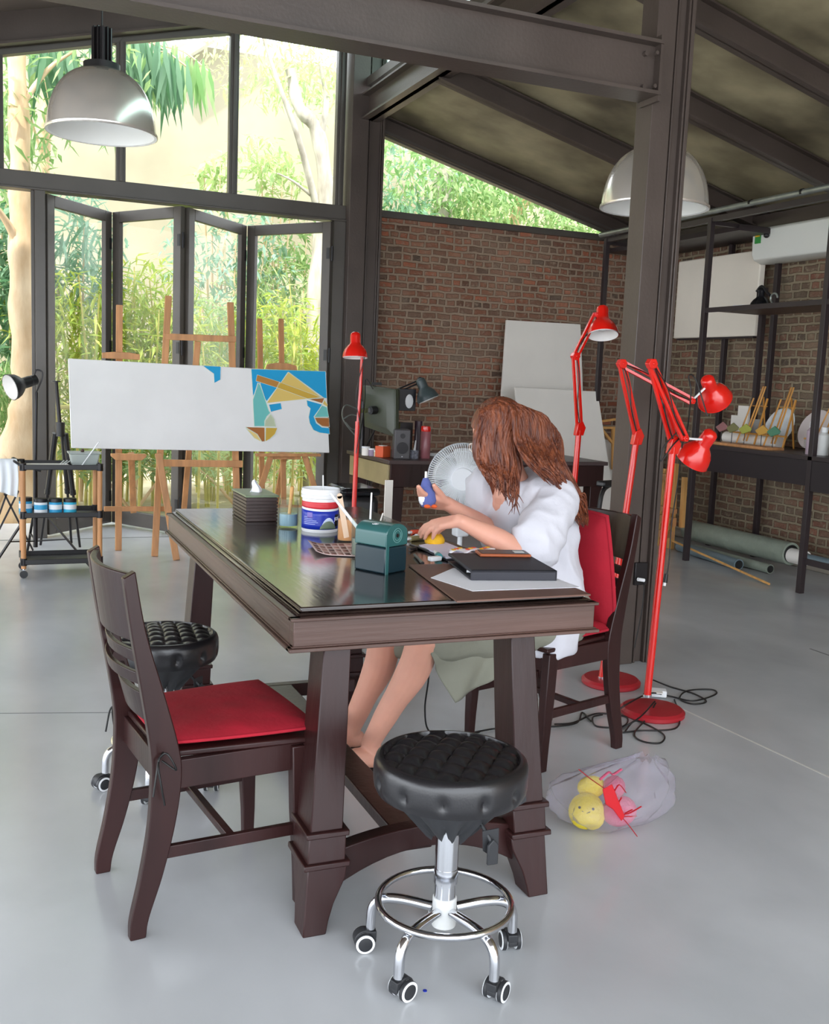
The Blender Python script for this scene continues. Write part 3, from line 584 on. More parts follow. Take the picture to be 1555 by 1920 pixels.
# ------------------------------------------------------------------ stools
def stool(label, loc, rot, first=None):
    t = thing('swivel_stool', label, 'stool', loc, rot, 'black tufted swivel stools on casters'); k = dict(world=False); R_ = .174
    mb = MB()
    def tuft(x, y):
        a = (x*.9+y*.75)/.056; b = (x*.9-y*.75)/.056; return .013*(abs(sin(pi*a)*sin(pi*b)))**.42-.013
        a = 0; b = 0
        fa, fb = a-round(a), b-round(b); d = sqrt(fa*fa+fb*fb+fa*fb)
        return -.022*max(0, 1-d/.52)**1.1+.006*min(1, d/.5)
    NR, NA = 64, 168; rings = []
    for i in range(NR+1):
        q = i/NR; r = max(q*R_*.93, .0005); rings.append([V((r*cos(2*pi*j/NA), r*sin(2*pi*j/NA), .50+.012*(1-q*q)+(tuft(r*cos(2*pi*j/NA), r*sin(2*pi*j/NA)) if q < .95 else 0))) for j in range(NA)])
    for rr, z in ((.975, .493), (.995, .482), (1.0, .470), (1.0, .461), (1.0, .450), (.995, .441), (.985, .432), (.95, .42)):
        ring = []
        for j in range(NA):
            a = 2*pi*j/NA; g = abs(((a*12/(2*pi)) % 1)-.5)*2; dent = .012*max(0, 1-((1-g)*3.0))*max(0, 1-abs(z-.45)/.022)
            ring.append(V(((rr*R_-dent)*cos(a), (rr*R_-dent)*sin(a), z)))
        rings.append(ring)
    mb.loft(rings).build('seat', M_leather, t, smooth=55, **k)
    mb = MB(); n_ = 60
    mb.loft([[V((r*cos(2*pi*j/n_), r*sin(2*pi*j/n_), z+dz*(sin(j*1.3)+.6*sin(j*2.9)))) for j in range(n_)] for r, z, dz in ((.15, .428, 0), (.125, .40, .004), (.09, .365, .007), (.06, .335, .010), (.045, .325, .012))], cap=False).prism([(-.02, 0), (.02, .002), (.022, -.05), (.006, -.062), (-.016, -.046)], lambda u, v, t_: V((.055+u, -.10+t_, .36+v)), -.001, .001).prism([(-.02, 0), (.016, .0), (.02, -.022), (.002, -.03), (-.014, -.026)], lambda u, v, t_: V((.135+u, -.075+t_, .425+v)), -.001, .001).build('torn_lining', M_rubber, t, smooth=60, **k)
    mb = MB(); mb.cyl((0, 0, .225), (0, 0, .42), .0265); mb.cyl((0, 0, .20), (0, 0, .235), .0275); mb.cyl((0, 0, .13), (0, 0, .21), .0245); mb.build('gas_column', M_chrome, t, **k)
    MB().cyl((0, 0, .095), (0, 0, .165), .028).build('hub', M_greyp, t, bevel=.003, **k)
    mb = MB(); mb.cyl((.03, -.05, .395), (.055, -.11, .335), .005, n=8); mb.prism([(-.014, -.03), (.014, -.03), (.014, .015), (0, .028), (-.014, .015)][::-1], lambda u, v, t_: V((.055+u*.9, -.115+t_, .318+v)), -.004, .004); mb.build('height_lever', M_rubber, t, bevel=.002, **k)
    ring = [(.152*cos(2*pi*j/48), .152*sin(2*pi*j/48), .152) for j in range(49)]; MB().tube(ring, .0085, 10, cap=False).build('foot_ring', M_chrome, t, smooth=80, **k)
    for kk in range(5):
        a = radians(-75+72*kk); d = V((cos(a), sin(a), 0)); sd = V((-d.y, d.x, 0))
        MB().tube(cr([d*.028+V((0, 0, .135)), d*.10+V((0, 0, .138)), d*.148+V((0, 0, .13)), d*.172+V((0, 0, .105)), d*.176+V((0, 0, .052))], 6), .0115, 12).build('leg', M_chrome, t, smooth=80, **k)
        cc = d*.176; yaw = radians((35, 78, 60, 170, 20)[kk]); M = Matrix.Translation(cc) @ Matrix.Rotation(yaw, 4, 'Z')
        cs = MB(); cs.cyl(cc+V((0, 0, .045)), cc+V((0, 0, .058)), .009, n=10)
        arc = [(.026*cos(b), .026*sin(b)) for b in [radians(-25+i*17) for i in range(14)]]
        cs.prism(arc+[(-.018, .004), (.0, .0)], lambda u, v, t_: M @ V((u+.012, t_, v+.026)), -.011, .011)
        cs.prism([(-.014, .008), (.014, .008), (.014, .026), (-.014, .026)], lambda u, v, t_: M @ V((u, t_, v+.022)), -.012, .012)
        ca = cs.build('caster', M_rubber, t, bevel=.002, **k)
        for s_ in (-1, 1):
            Mw = M @ Matrix.Translation((.014, .017*s_, .0235)) @ Matrix.Rotation(pi/2, 4, 'X')
            wv = MB(); wv.lathe([(.0005, -.0065), (.019, -.0065), (.0235, -.004), (.0235, .004), (.019, .0065), (.0005, .0065)], n=24, M=Mw)
            wv.cm = 1; wv.lathe([(.017, .007), (.0225, .0062), (.0225, .0052), (.017, .006)], n=24, M=Mw); wv.lathe([(.017, -.007), (.0225, -.0062), (.0225, -.0052), (.017, -.006)], n=24, M=Mw)
            wv.build('wheel', [M_rubber, M_white], ca, smooth=40, **k)
    return t
stool('black button-tufted swivel stool at the near end of the worktable', (.945, 1.965, 0), 0)
stool('black tufted swivel stool behind the empty left chair', (.50, 3.19, 0), radians(35))
# ------------------------------------------------------------------ person
def remesh(mb, vox, sm=4, fac=.5, disp=None):
    me = bpy.data.meshes.new('tmp'); me.from_pydata([tuple(p) for p in mb.v], [], mb.f); b = bmesh.new(); b.from_mesh(me); bmesh.ops.recalc_face_normals(b, faces=b.faces); b.to_mesh(me); b.free()
    o = bpy.data.objects.new('tmp', me); COL.objects.link(o)
    r = o.modifiers.new('r', 'REMESH'); r.mode = 'VOXEL'; r.voxel_size = vox
    s_ = o.modifiers.new('s', 'SMOOTH'); s_.iterations = sm; s_.factor = fac
    dg = bpy.context.evaluated_depsgraph_get(); m2 = bpy.data.meshes.new_from_object(o.evaluated_get(dg)); bpy.data.objects.remove(o)
    out = MB(); m2.calc_loop_triangles
    nr = [v.normal.copy() for v in m2.vertices]; out.v = [v.co.copy() for v in m2.vertices]; out.f = [list(p.vertices) for p in m2.polygons]; out.m = [0]*len(out.f)
    if disp: out.v = [p+nn*disp(p) for p, nn in zip(out.v, nr)]
    return out
def limb(mb, pts, rs, n=16, el=1.0):
    k = 4; q = cr(pts, k); r = []
    for i in range(len(q)):
        t = i/k; a = min(int(t), len(rs)-2); f = t-a; f = f*f*(3-2*f); r.append(rs[a]*(1-f)+rs[a+1]*f)
    mb.tube(q, r, n, el=el)
    mb.sphere(pts[0], rs[0]*.98, 8); mb.sphere(pts[-1], rs[-1]*.98, 8)
    for p, rr in zip(pts[1:-1], rs[1:-1]): mb.sphere(p, rr*.99, 8)
fw = V((-.96, -.27, 0)).normalized(); sl = V((.27, -.96, 0)).normalized(); up = V((0, 0, 1))
PR = thing('person', 'person with long auburn hair in white T-shirt and grey shorts working at the table', 'person', (1.82, 3.14, 0))
hip = V((1.82, 3.135, .535)); chest = V((1.735, 3.10, .80)); neck = V((1.655, 3.065, 1.0)); H = V(U(938, 812, 'y', 3.03))
kL = V(U(797, 1192, 'y', 2.93)); aL = V(U(695, 1393, 'y', 3.10)); kR = V(U(722, 1190, 'y', 3.13)); aR = V(U(655, 1375, 'y', 3.30))
shL = neck+sl*.165+V((.04, 0, -.045)); shR = neck-sl*.165+V((.02, .0, -.045))
elL = V(U(985, 1036, 'y', 2.78)); wrL = V(U(862, 976, 'y', 2.905)); elR = V(U(945, 1010, 'y', 3.16)); wrR = V(U(838, 944, 'y', 3.06))
B = MB()
limb(B, [hip+sl*.0+V((0, 0, -.02)), hip+V((-.02, 0, .12)), chest, neck+V((.03, .01, -.06))], [.125, .105, .115, .09], 20)
for s_ in (1, -1): limb(B, [chest+sl*.06*s_+V((0, 0, .08)), neck+sl*.12*s_+V((.03, 0, -.05))], [.08, .06])
limb(B, [neck+V((.02, 0, -.05)), neck+V((-.02, -.01, .04)), H+V((.03, .01, -.06))], [.062, .05, .055])
limb(B, [shL, shL.lerp(elL, .5), elL, elL.lerp(wrL, .4), wrL], [.052, .045, .037, .037, .024]); limb(B, [shR, shR.lerp(elR, .5), elR, elR.lerp(wrR, .4), wrR], [.052, .045, .037, .037, .024])
for s_, k_, a_ in ((1, kL, aL), (-1, kR, aR)):
    h_ = hip+sl*.085*s_
    limb(B, [h_, h_.lerp(k_, .5), k_], [.1, .083, .06]); calf = k_.lerp(a_, .3)+V((.022, 0, -.0))
    limb(B, [k_, calf, k_.lerp(a_, .65)+V((.008, 0, 0)), a_], [.057, .056, .042, .033])
def foot(a):
    d = V((-.97, -.12, 0)).normalized(); he = V((a.x+.03, a.y, .04)); 
    limb(B, [a, V((a.x+.01, a.y, .06)), V((a.x+.015, a.y, .042))], [.033, .034, .031]); limb(B, [he, he+d*.08+V((0, 0, .012)), he+d*.15+V((0, 0, -.004)), he+d*.19+V((0, 0, -.010))], [.032, .036, .03, .022])
    sd = V((-d.y, d.x, 0))
    for i in range(5): b_ = he+d*(.19-.008*abs(i-1))+sd*(-.03+.015*i)+V((0, 0, -.015)); limb(B, [b_, b_+d*.028+V((0, 0, -.002))], [.010, .008], 8)
foot(aL); foot(aR)
def hand(w_, f_, n_, l_, curls, thumb, spread=1.0, ts=1):
    "w wrist, f forward, n back-of-hand normal, l lateral towards the thumb"
    f_, n_, l_ = f_.normalized(), n_.normalized(), l_.normalized()
    for i, off in enumerate((-.027, -.009, .009, .027)): limb(B, [w_+l_*off*.5, w_+f_*.045+l_*off*.85, w_+f_*.085+l_*off], [.018, .0145, .0115], 10)
    ln = (.052, .064, .068, .062); j = 0
    for i, off in enumerate((-.028, -.0095, .0095, .028)):
        b_ = w_+f_*(.083 if i else .075)+l_*off; d = (f_+l_*off*6*spread).normalized(); pts = [b_]; ang = 0
        for q, fr in enumerate((.45, .3, .25)):
            ang += curls[i]*(.8, 1.1, .9)[q]; dd = (d*cos(ang)-n_*sin(ang)).normalized(); pts.append(pts[-1]+dd*ln[i]*fr*1.25)
        for a, c, r0, r1 in zip(pts, pts[1:], (.0095, .0088, .0082), (.0088, .0082, .007)): limb(B, [a, c], [r0, r1], 8)
    b_ = w_+f_*.02+l_*.022; td = (f_*thumb[0]+l_*thumb[1]-n_*thumb[2]).normalized(); p1 = b_+td*.042; td2 = (td+f_*.5-n_*.25).normalized(); p2 = p1+td2*.03; p3 = p2+(td2-n_*.2).normalized()*.024
    limb(B, [b_, p1, p2, p3], [.015, .0125, .0105, .008], 10)
ball_c = V(U(815, 1013, 'y', 3.02))
fL = (V(U(800, 990, 'y', 3.0))-wrL); hand(wrL, fL.normalized()+V((0, 0, .05)), V((-.25, -.25, 1)), V((-.1, 1, .1)), (.42, .38, .36, .34), (.5, .6, .8), .6)
doll_c = V(U(800, 922, 'y', 3.03))
fR = (doll_c-wrR); hand(wrR, (fR.normalized()+V((.1, 0, -.3))), V((.2, .35, -.9)), V((-.25, -.75, .6)), (.5, .45, .4, .3), (.7, .7, .35), .6)
# head
hf = V((-.84, -.22, -.5)).normalized(); hs = V((-hf.y, hf.x, 0)).normalized()*-1; hu = hs.cross(hf).normalized()
if hu.z < 0: hu = -hu
HM = frame(H, hf, hs, hu)
B.sphere((0, 0, 0), 1, 14, (.092, .073, .098), HM) if False else None
def hsph(c, sc): B.sphere((0, 0, 0), 1, 12, sc, HM @ Matrix.Translation(c))
hsph((0, 0, .02), (.094, .074, .09)); hsph((.022, 0, -.035), (.066, .06, .075)); hsph((.05, 0, -.085), (.026, .028, .022))
hsph((.088, 0, -.02), (.013, .011, .022)); hsph((.098, 0, -.034), (.012, .013, .009)); hsph((.078, 0, .012), (.012, .045, .012))
hsph((.078, 0, -.060), (.012, .021, .0055)); hsph((.076, 0, -.069), (.012, .018, .0055))
for s_ in (1, -1): hsph((-.005, .073*s_, -.015), (.014, .007, .028)); hsph((.055, .035*s_, -.03), (.025, .022, .03))
body = remesh(B, .0042, 3, .5).build('body', M_skin, PR, smooth=180, recalc=False)
for s_ in (1, -1): MB().sphere((0, 0, 0), 1, 8, (.011, .014, .010), HM @ Matrix.Translation((.070, .030*s_, -.004))).build('eye', M_white, body); MB().sphere((0, 0, 0), 1, 6, (.004, .006, .006), HM @ Matrix.Translation((.079, .030*s_, -.004))).build('iris', M_black, body)
g = MB()
for s_ in (1, -1): g.tube([HM @ V((.098, .034*s_+.025*cos(a), -.006+.02*sin(a))) for a in [i*pi/10 for i in range(21)]], .0016, 6); g.tube([HM @ V((.098, .058*s_, .0)), HM @ V((.0, .08*s_, -.002))], .0016, 6)
g.tube([HM @ V((.099, -.01, .0)), HM @ V((.099, .01, .0))], .0016, 6); g.build('glasses', M_offw, PR)
# T-shirt
Tm = MB()
def oval(c, hs_, hd, n=28, tilt=0):
    return [c+sl*hs_*cos(2*pi*k/n)+(fw*cos(tilt)-up*sin(tilt)*-1)*hd*sin(2*pi*k/n) for k in range(n)]
Tm.loft([oval(V((1.775, 3.115, .405)), .205, .13), oval(V((1.80, 3.12, .50)), .205, .14), oval(V((1.815, 3.125, .62)), .19, .13), oval(V((1.78, 3.115, .74)), .185, .135, tilt=-.2), oval(V((1.755, 3.105, .85)), .185, .14, tilt=-.35), oval(V((1.715, 3.09, .935)), .185, .115, tilt=-.4), oval(V((1.69, 3.075, .985)), .15, .085, tilt=-.45), oval(V((1.67, 3.07, 1.015)), .085, .068, tilt=-.5)])
for s_, el_, sh_ in ((1, elL, shL), (-1, elR, shR)):
    d_ = (el_-sh_)
    limb(Tm, [sh_-sl*s_*.05+V((0, 0, -.01)), sh_+V((.0, 0, -.005)), sh_+d_*.5+V((.01, 0, -.01)), sh_+d_*.86+V((.015, 0, -.015))], [.082, .074, .080, .088], 22)
def wr(p):
    q = V((p.x*9, p.y*9, p.z*3.5)); a = noise.noise(q)*.016; b = (1-abs(noise.noise(V((p.x*11+3+p.z*5, p.y*11, p.z*9)))*2.2))*.008
    return a+b-.002
remesh(Tm, .007, 5, .5, wr).build('t_shirt', M_cloth, PR, smooth=180, recalc=False)
# seams of the sleeve
seam = [shL+sl*.02+V((-.055, 0, .045)), shL+sl*.055+V((-.0, -.02, .03)), shL+sl*.075+V((.03, -.01, -.03)), shL+sl*.06+V((.06, 0, -.10))]
# shorts
Sm = MB()
for s_, k_ in ((1, kL), (-1, kR)):
    h_ = hip+sl*.09*s_; limb(Sm, [h_+V((.02, 0, -.01)), h_.lerp(k_, .5)+V((0, 0, -.01)), h_.lerp(k_, .86)+V((0, 0, -.005))], [.125, .108, .098], 20)
Sm.sphere(hip+V((.02, 0, .0)), .15, 10, (1.0, 1.1, .75))
remesh(Sm, .008, 5, .5, lambda p: noise.noise(V((p.x*7, p.y*12, p.z*22)))*.008).build('shorts', M_shorts, PR, smooth=180, recalc=False)
fl = [(806, 1196), (812, 1232), (828, 1268), (852, 1314), (890, 1293), (925, 1272), (960, 1245), (962, 1196)]
def flap(u, v):
    a = V(U(806+156*u, 1192, 'y', 2.885+.03*u)); low = [(806, 1225), (822, 1262), (850, 1315), (890, 1296), (925, 1270), (962, 1240)]
    t_ = u*5; i = min(int(t_), 4); f = t_-i; px = low[i][0]*(1-f)+low[i+1][0]*f; py = low[i][1]*(1-f)+low[i+1][1]*f
    b_ = V(U(px, py, 'y', 2.90+.03*u)); p = a.lerp(b_, v); return p+V((0, .016*sin(u*17+v*4)*v, .0))
MB().grid(flap, 30, 16).build('shorts_hem', M_shorts, PR, smooth=80, solid=.004)
for a_ in (aL, aR): 
    d = V((-.97, -.12, 0)).normalized(); sd = V((-d.y, d.x, 0)); he = V((a_.x+.03, a_.y, 0)); ol = [(-.035, -.02), (-.02, -.034), (.08, -.036), (.16, -.046), (.215, -.035), (.235, 0), (.22, .035), (.15, .045), (.07, .034), (-.02, .03), (-.035, .012)]
    MB().prism(smooth_poly(ol, 3), lambda u, v, t_: he+d*u+sd*v+V((0, 0, t_)), .002, .014).build('sandal', M_black, PR, bevel=.003)
# hair
hr = random.Random(5); Hm = MB()
capc = [(0, 0, .02)]
def scalp(th, ph, e=1.06):
    return HM @ V((.098*e*cos(th)*cos(ph)-.006, .078*e*sin(th)*cos(ph), .094*e*sin(ph)+.022))
Hm.grid(lambda u, v: scalp(.95+(2*pi-1.9)*u, -.75+(pi/2+.72)*v), 30, 14)
Hm.grid(lambda u, v: scalp(-.95+1.9*u, .45+(pi/2-.48)*v), 12, 8)
def lock(p, r0):
    q = cr(p, 6); k = len(q); ph = hr.uniform(0, 6)
    q = [a+V((sin(i*.45+ph), cos(i*.4+ph), 0))*.004*min(1, i/8) for i, a in enumerate(q)]
    Hm.tube(q, [max(.0008, r0*(.55+.45*min(1, i/6))*(1-(i/(k-1))**3*.9)) for i in range(k)], 6, el=.6)
J = lambda s_: hr.gauss(0, s_)
for i in range(90):      # near-side curtain falling beside the face
    u = hr.random(); v = hr.random()
    root = scalp(-pi/2*hr.uniform(.2, 1.0)*-1 if False else hr.uniform(-1.2, .9), 1.35-v*.25, 1.05)
    x1 = 893+70*u; Y1 = 2.952-.012*sin(u*pi)
    lock([root, U(x1+8-8*(1-u)+10, 772-12*sin(u*pi), 'y', Y1+.02), U(x1+J(3), 820, 'y', Y1-.0), U(895+80*u+J(3), 862+12*u, 'y', Y1-.012), U(908+60*u+J(4), 885+(20+26*v)*u, 'y', 2.90), U(922+45*u+J(6), 900+(30+38*v)*u, 'y', 2.89)], .0085)
for i in range(135):     # side and back, falling over shoulder and back
    u = hr.random(); v = hr.random()
    root = scalp(hr.uniform(-pi, pi), 1.42-v*.4, 1.05)
    lock([root, U(955+62*u, 768+14*u+J(3), 'y', 2.955+.03*u), U(968+70*u, 830+J(4), 'y', 2.92+.07*u), U(990+72*u, 868+14*u+J(4), 'y', 2.865+.05*u), U(1022+62*u, 895+25*u+J(5), 'y', 2.845+.06*u+J(.01)), U(1058+42*u, 930+32*hr.random()+J(5), 'y', 2.86+.05*u+J(.015)), U(1082+22*u, 965+24*hr.random(), 'y', 2.90+.05*u+J(.015))][:(7 if u > .25 else 5)], .0095)
for i in range(70):      # far side, and back of the head
    u = hr.random(); root = scalp(hr.uniform(-2.6, 2.6), 1.3, 1.05)
    lock([root, U(985+52*u, 800+J(5), 'y', 3.02+.08*u), U(1000+60*u, 870+J(5), 'y', 3.05+.08*u), U(1040+50*u, 930, 'y', 3.10), U(1070+30*u, 975+J(8), 'y', 3.12)], .010)
for i in range(40):
    u = hr.random(); root = scalp(hr.uniform(.2, 1.4), 1.2, 1.05)
    lock([root, U(897+20*u, 800, 'y', 3.06), U(893+30*u, 850, 'y', 3.08), U(915+30*u+J(4), 900, 'y', 3.10), U(930+30*u, 935+J(8), 'y', 3.10)], .008)
Hm.build('hair', M_hair, PR, smooth=180, recalc=True)
# ------------------------------------------------------------------ things in the hands
M_blue = mat('blue_felt', '#56609c', .9, bump=.3, bscale=60); M_or = mat('orange_felt', '#e0602c', .9, bump=.3, bscale=60); M_yel = mat('yellow_clay', '#e9b521', .75, var=.12, vscale=20, bump=.3, bscale=40)
t = thing('felt_bird', 'small blue felt bird held in the raised hand', 'doll', doll_c); d = doll_c+V((-.004, -.012, 0))
MB().lathe([(.001, -.052), (.022, -.046), (.029, -.03), (.027, -.005), (.02, .02), (.014, .036), (.009, .046), (.001, .049)], d, 20, Matrix.Rotation(radians(-8), 4, 'Y')).build('body', M_blue, t, smooth=80)
MB().sphere(d+V((-.012, -.004, -.018)), .022, 8, (.8, .8, 1.2)).build('belly', M_white, t); MB().cyl(d+V((-.006, 0, .045)), d+V((-.006, 0, .068)), .004, n=8).build('hanging_loop', M_offw, t)
for s_ in (-1, 1): MB().sphere(d+V((.006+.012*s_, -.022, -.044)), .011, 6, (1, 1, .6)).build('foot', M_or, t)
mb = MB()
c = ball_c; mb.grid(lambda u, v: c+V((.034*cos(2*pi*u)*sin(pi*v), .03*sin(2*pi*u)*sin(pi*v), -.026*cos(pi*v)))*(1+.06*noise.noise(V((u*9, v*9, 1)))), 28, 16, True)
t = thing('yellow_clay_figure', 'small yellow modelled figure being painted under the hand', 'figurine', c); mb.build('body', M_yel, t, smooth=80, recalc=True)
for s_ in (-1, 1): MB().sphere(c+V((-.012*s_-.012, -.018, -.018)), .012, 7).build('foot', M_yel, t)
# ------------------------------------------------------------------ red floor lamps
def shade(t, top, ax, L_=.15, R=.07, seg=36, cm=M_red, neck=.031):
    top, ax = V(top), V(ax).normalized(); q = ax.to_track_quat('Z', 'Y').to_matrix().to_4x4()
    pr = [(.001, 0), (neck*.6, .003), (neck*.92, .012), (neck, .026), (neck, L_*.42), (neck*1.08, L_*.48), (R*.66, L_*.58), (R*.86, L_*.72), (R*.97, L_*.88), (R, L_), (R*1.02, L_*1.005)]
    sh = MB().lathe(pr, top, seg, q).build('lamp_shade', cm, t, smooth=50)
    MB().lathe([(a*.96, z+.003) for a, z in pr[4:10]], top, seg, q).build('shade_lining', M_bulb, sh, smooth=50)
    MB().sphere(top+ax*L_*.72, .026, 8).build('bulb', M_bulb, sh); return sh
def arm(t, a, b, w=.026, n_=V((1, 0, 0)), th=.011, cm=M_red, nm='arm'):
    a, b = V(a), V(b); d = (b-a).normalized(); s_ = d.cross(V((0, 1, 0))).normalized()
    for k in (-1, 1): MB().bar(a+s_*w*k/2, b+s_*w*k/2, th, th*1.15, up=(0, 1, 0)).build(nm, cm, t)
    MB().tube(cr([a+s_*w*.1+V((0, -.008, 0)), a.lerp(b, .35)+s_*.012+V((0, -.016, 0)), a.lerp(b, .7)-s_*.008+V((0, -.013, 0)), b+V((0, -.01, 0))], 5), .0024, 5).build('cable', M_cable, t)
def joint(t, c, r=.022, cm=M_red, w=.03):
    c = V(c); mb = MB(); mb.cyl(c-V((0, w/2, 0)), c+V((0, w/2, 0)), r, n=6); mb.cyl(c-V((0, w/2+.006, 0)), c+V((0, w/2+.006, 0)), .006, n=8); mb.build('joint', cm, t, bevel=.002)
def floor_lamp(label, base, pfoot, ptop, elbow, end, htop, hax, R=.07, L_=.15, arms=True):
    t = thing('floor_lamp', label, 'lamp', (base[0], base[1], 0), 0, 'red adjustable floor lamps')
    MB().lathe([(.001, 0), (.125, 0), (.132, .006), (.132, .02), (.12, .03), (.04, .036), (.001, .037)], base, 48).build('base', M_redd, t, smooth=35)
    MB().cyl(pfoot, V(pfoot).lerp(V(ptop), .5), .0155, n=14).build('pole', M_red, t); MB().cyl(V(pfoot).lerp(V(ptop), .5), ptop, .0145, n=14).build('pole', M_red, t)
    MB().cyl(V(pfoot)-V((0, 0, .0)), V(pfoot)+V((0, 0, .01)), .018).build('collar', M_chrome, t)
    if arms:
        p = V(ptop); mb = MB(); d = (V(elbow)-p).normalized(); mb.prism([(-.024, -.028), (.02, -.028), (.032, .012), (.012, .045), (-.016, .03)], lambda u, v, tt: p+V((u, tt, v)), -.014, .014); mb.build('bracket', M_red, t, bevel=.003)
        arm(t, p+V((0, 0, .02)), elbow); joint(t, elbow); arm(t, V(elbow)+V((.004, .006, 0)), end, .024); joint(t, end, .014)
        ap = V(htop)+V(hax).normalized()*L_*.30; MB().cyl(end, ap, .0045, n=8).build('swivel_link', M_white, t)
    shade(t, htop, hax, L_, R); return t
Yd = 3.36
floor_lamp('tall red floor lamp nearest the camera beside the chair', V((2.51, 3.33, 0)), V(U(1214, 1306, 'y', Yd)), V(U(1262, 838, 'y', Yd)), V(U(1222, 682, 'y', Yd)), V(U(1284, 822, 'y', Yd-.05)), V(U(1337, 808, 'y', Yd-.04)), V(U(1291, 872, 'y', Yd+.06))-V(U(1337, 808, 'y', Yd-.04)), .073, .155)
Yc = 3.74
pf = V(U(1128, 1283, 'y', Yc)); pf.z = .03
floor_lamp('red floor lamp behind the person with its arm bent over the near one', V((pf.x+.05, Yc, 0)), pf, V(U(1194, 822, 'y', Yc)), V(U(1166, 682, 'y', Yc)), V(U(1297, 752, 'y', Yc-.12)), V(U(1325, 708, 'y', Yc-.12)), V(U(1347, 765, 'y', Yc-.04))-V(U(1325, 708, 'y', Yc-.12)), .076, .15)
Yb = 4.35
pt = V(U(1086, 806, 'y', Yb)); pf = V((pt.x-.03, Yb, .03))
floor_lamp('red floor lamp with raised head standing before the white boards', V((pf.x, Yb, 0)), pf, pt, V(U(1079, 668, 'y', Yb)), V(U(1118, 590, 'y', Yb)), V(U(1130, 573, 'y', Yb)), V(U(1131, 622, 'y', Yb-.045))-V(U(1130, 573, 'y', Yb)), .077, .155)
Ya = 5.7
pt = V(U(677, 690, 'y', Ya)); pf = V((pt.x-.02, Ya, .03))
t = floor_lamp('slim red floor lamp standing beside the far steel column', V((pf.x, Ya, 0)), pf, V(U(671, 790, 'y', Ya)), None, None, V(U(667, 622, 'y', Ya)), V((-.02, -.1, -1)), .075, .15, False)
MB().tube([V(U(671, 795, 'y', Ya)), V(U(676, 730, 'y', Ya)), V(U(679, 668, 'y', Ya)), V(U(672, 650, 'y', Ya))], .009, 8).build('arm', M_red, t)
MB().tube(cr([V(U(684, 668, 'y', Ya-.02)), V(U(668, 740, 'y', Ya-.03)), V(U(675, 800, 'y', Ya-.03)), V(U(668, 850, 'y', Ya-.02))], 6), .0025, 5).build('cable', M_cable, t)
# loops of cable hanging at the lamps
def cable(pts, label, r=.0035, nm='power_cable'):
    q = cr(pts, 7); return one(nm, MB().tube(q, r, 6), M_cable, label, 'cable', smooth=80)
F = lambda px, py, z=.006: V(U(px, py, 'z', z))
cable([F(1225, 1275, .02), F(1258, 1288), F(1300, 1300), F(1325, 1315), F(1300, 1320), F(1275, 1310), F(1290, 1295), F(1335, 1293), F(1342, 1302), F(1300, 1314), F(1255, 1305), F(1220, 1300, .045), F(1180, 1318, .045), F(1150, 1338)], 'black cable looping out to the right of the red lamp bases')
cable([F(1265, 1312), F(1274, 1340), F(1266, 1366), F(1200, 1370), F(1160, 1372), F(1200, 1345, .05), F(1228, 1315, .05)], 'black cable crossing over the near red lamp base')
cable([F(1172, 1372), F(1190, 1352), F(1212, 1358), F(1245, 1378), F(1238, 1393), F(1205, 1390), F(1190, 1375), F(1215, 1345, .012), F(1230, 1318, .05)], 'black cable coiled on the floor in front of the lamp base')
cable([F(1040, 1358), F(1075, 1355), F(1110, 1340), F(1135, 1338), F(1175, 1345), F(1168, 1362), F(1120, 1362), F(1112, 1345), F(1130, 1340)], 'black cable knotted behind the leg of the occupied chair')
cable([F(880, 1375), F(930, 1366), F(990, 1362), F(1040, 1362), F(1082, 1355), F(1092, 1336), F(1108, 1352)], 'black cable running across the floor under the occupied chair')
cable([V(U(806, 1205, 'y', 3.2)), V(U(804, 1270, 'y', 3.25)), V(U(797, 1330, 'y', 3.3)), F(806, 1372), F(850, 1385), F(900, 1372)], 'thin black cable hanging down under the worktable')
t = thing('power_strip', 'white power strip lying at the lamp bases', 'socket', F(1235, 1297, 0)); MB().bar(F(1215, 1297, .02), F(1250, 1300, .02), .05, .03).build('housing', M_white, t, bevel=.005); MB().bar(F(1222, 1297, .036), F(1243, 1299, .036), .03, .004).build('socket_face', M_offw, t)
cable([V(U(1327, 780, 'y', Yd+.05)), V(U(1305, 712, 'y', Yd+.1)), V(U(1292, 705, 'y', Yd+.1)), V(U(1296, 735, 'y', Yd+.1)), V(U(1290, 800, 'y', Yd+.05)), V(U(1284, 812, 'y', Yd)), V(U(1262, 835, 'y', Yd-.03)), V(U(1240, 865, 'y', Yd-.03)), V(U(1245, 838, 'y', Yd-.03)), V(U(1275, 805, 'y', Yd-.03))], 'black cable looped around the joint of the near red lamp', .003)
q = [V(U(1282, 815, 'y', Yd+.03)), V(U(1272, 900, 'y', Yd+.08)), V(U(1260, 980, 'y', Yd+.1)), V(U(1255, 1050, 'y', Yd+.1)), V(U(1251, 1078, 'y', Yd+.1))]
t = thing('hanging_plug', 'cable with plug dangling to the right of the near red lamp pole', 'plug', q[-1]); MB().tube(cr(q, 6), .0028, 6).build('cable', M_cable, t, smooth=80); MB().cyl(V(U(1250, 1076, 'y', Yd+.1)), V(U(1247, 1092, 'y', Yd+.1)), .008, .011, 10).build('plug', M_cable, t); MB().cyl(V(U(1247, 1092, 'y', Yd+.1)), V(U(1246, 1098, 'y', Yd+.1)), .006, n=8).build('plug_pins', M_white, t)
MB()
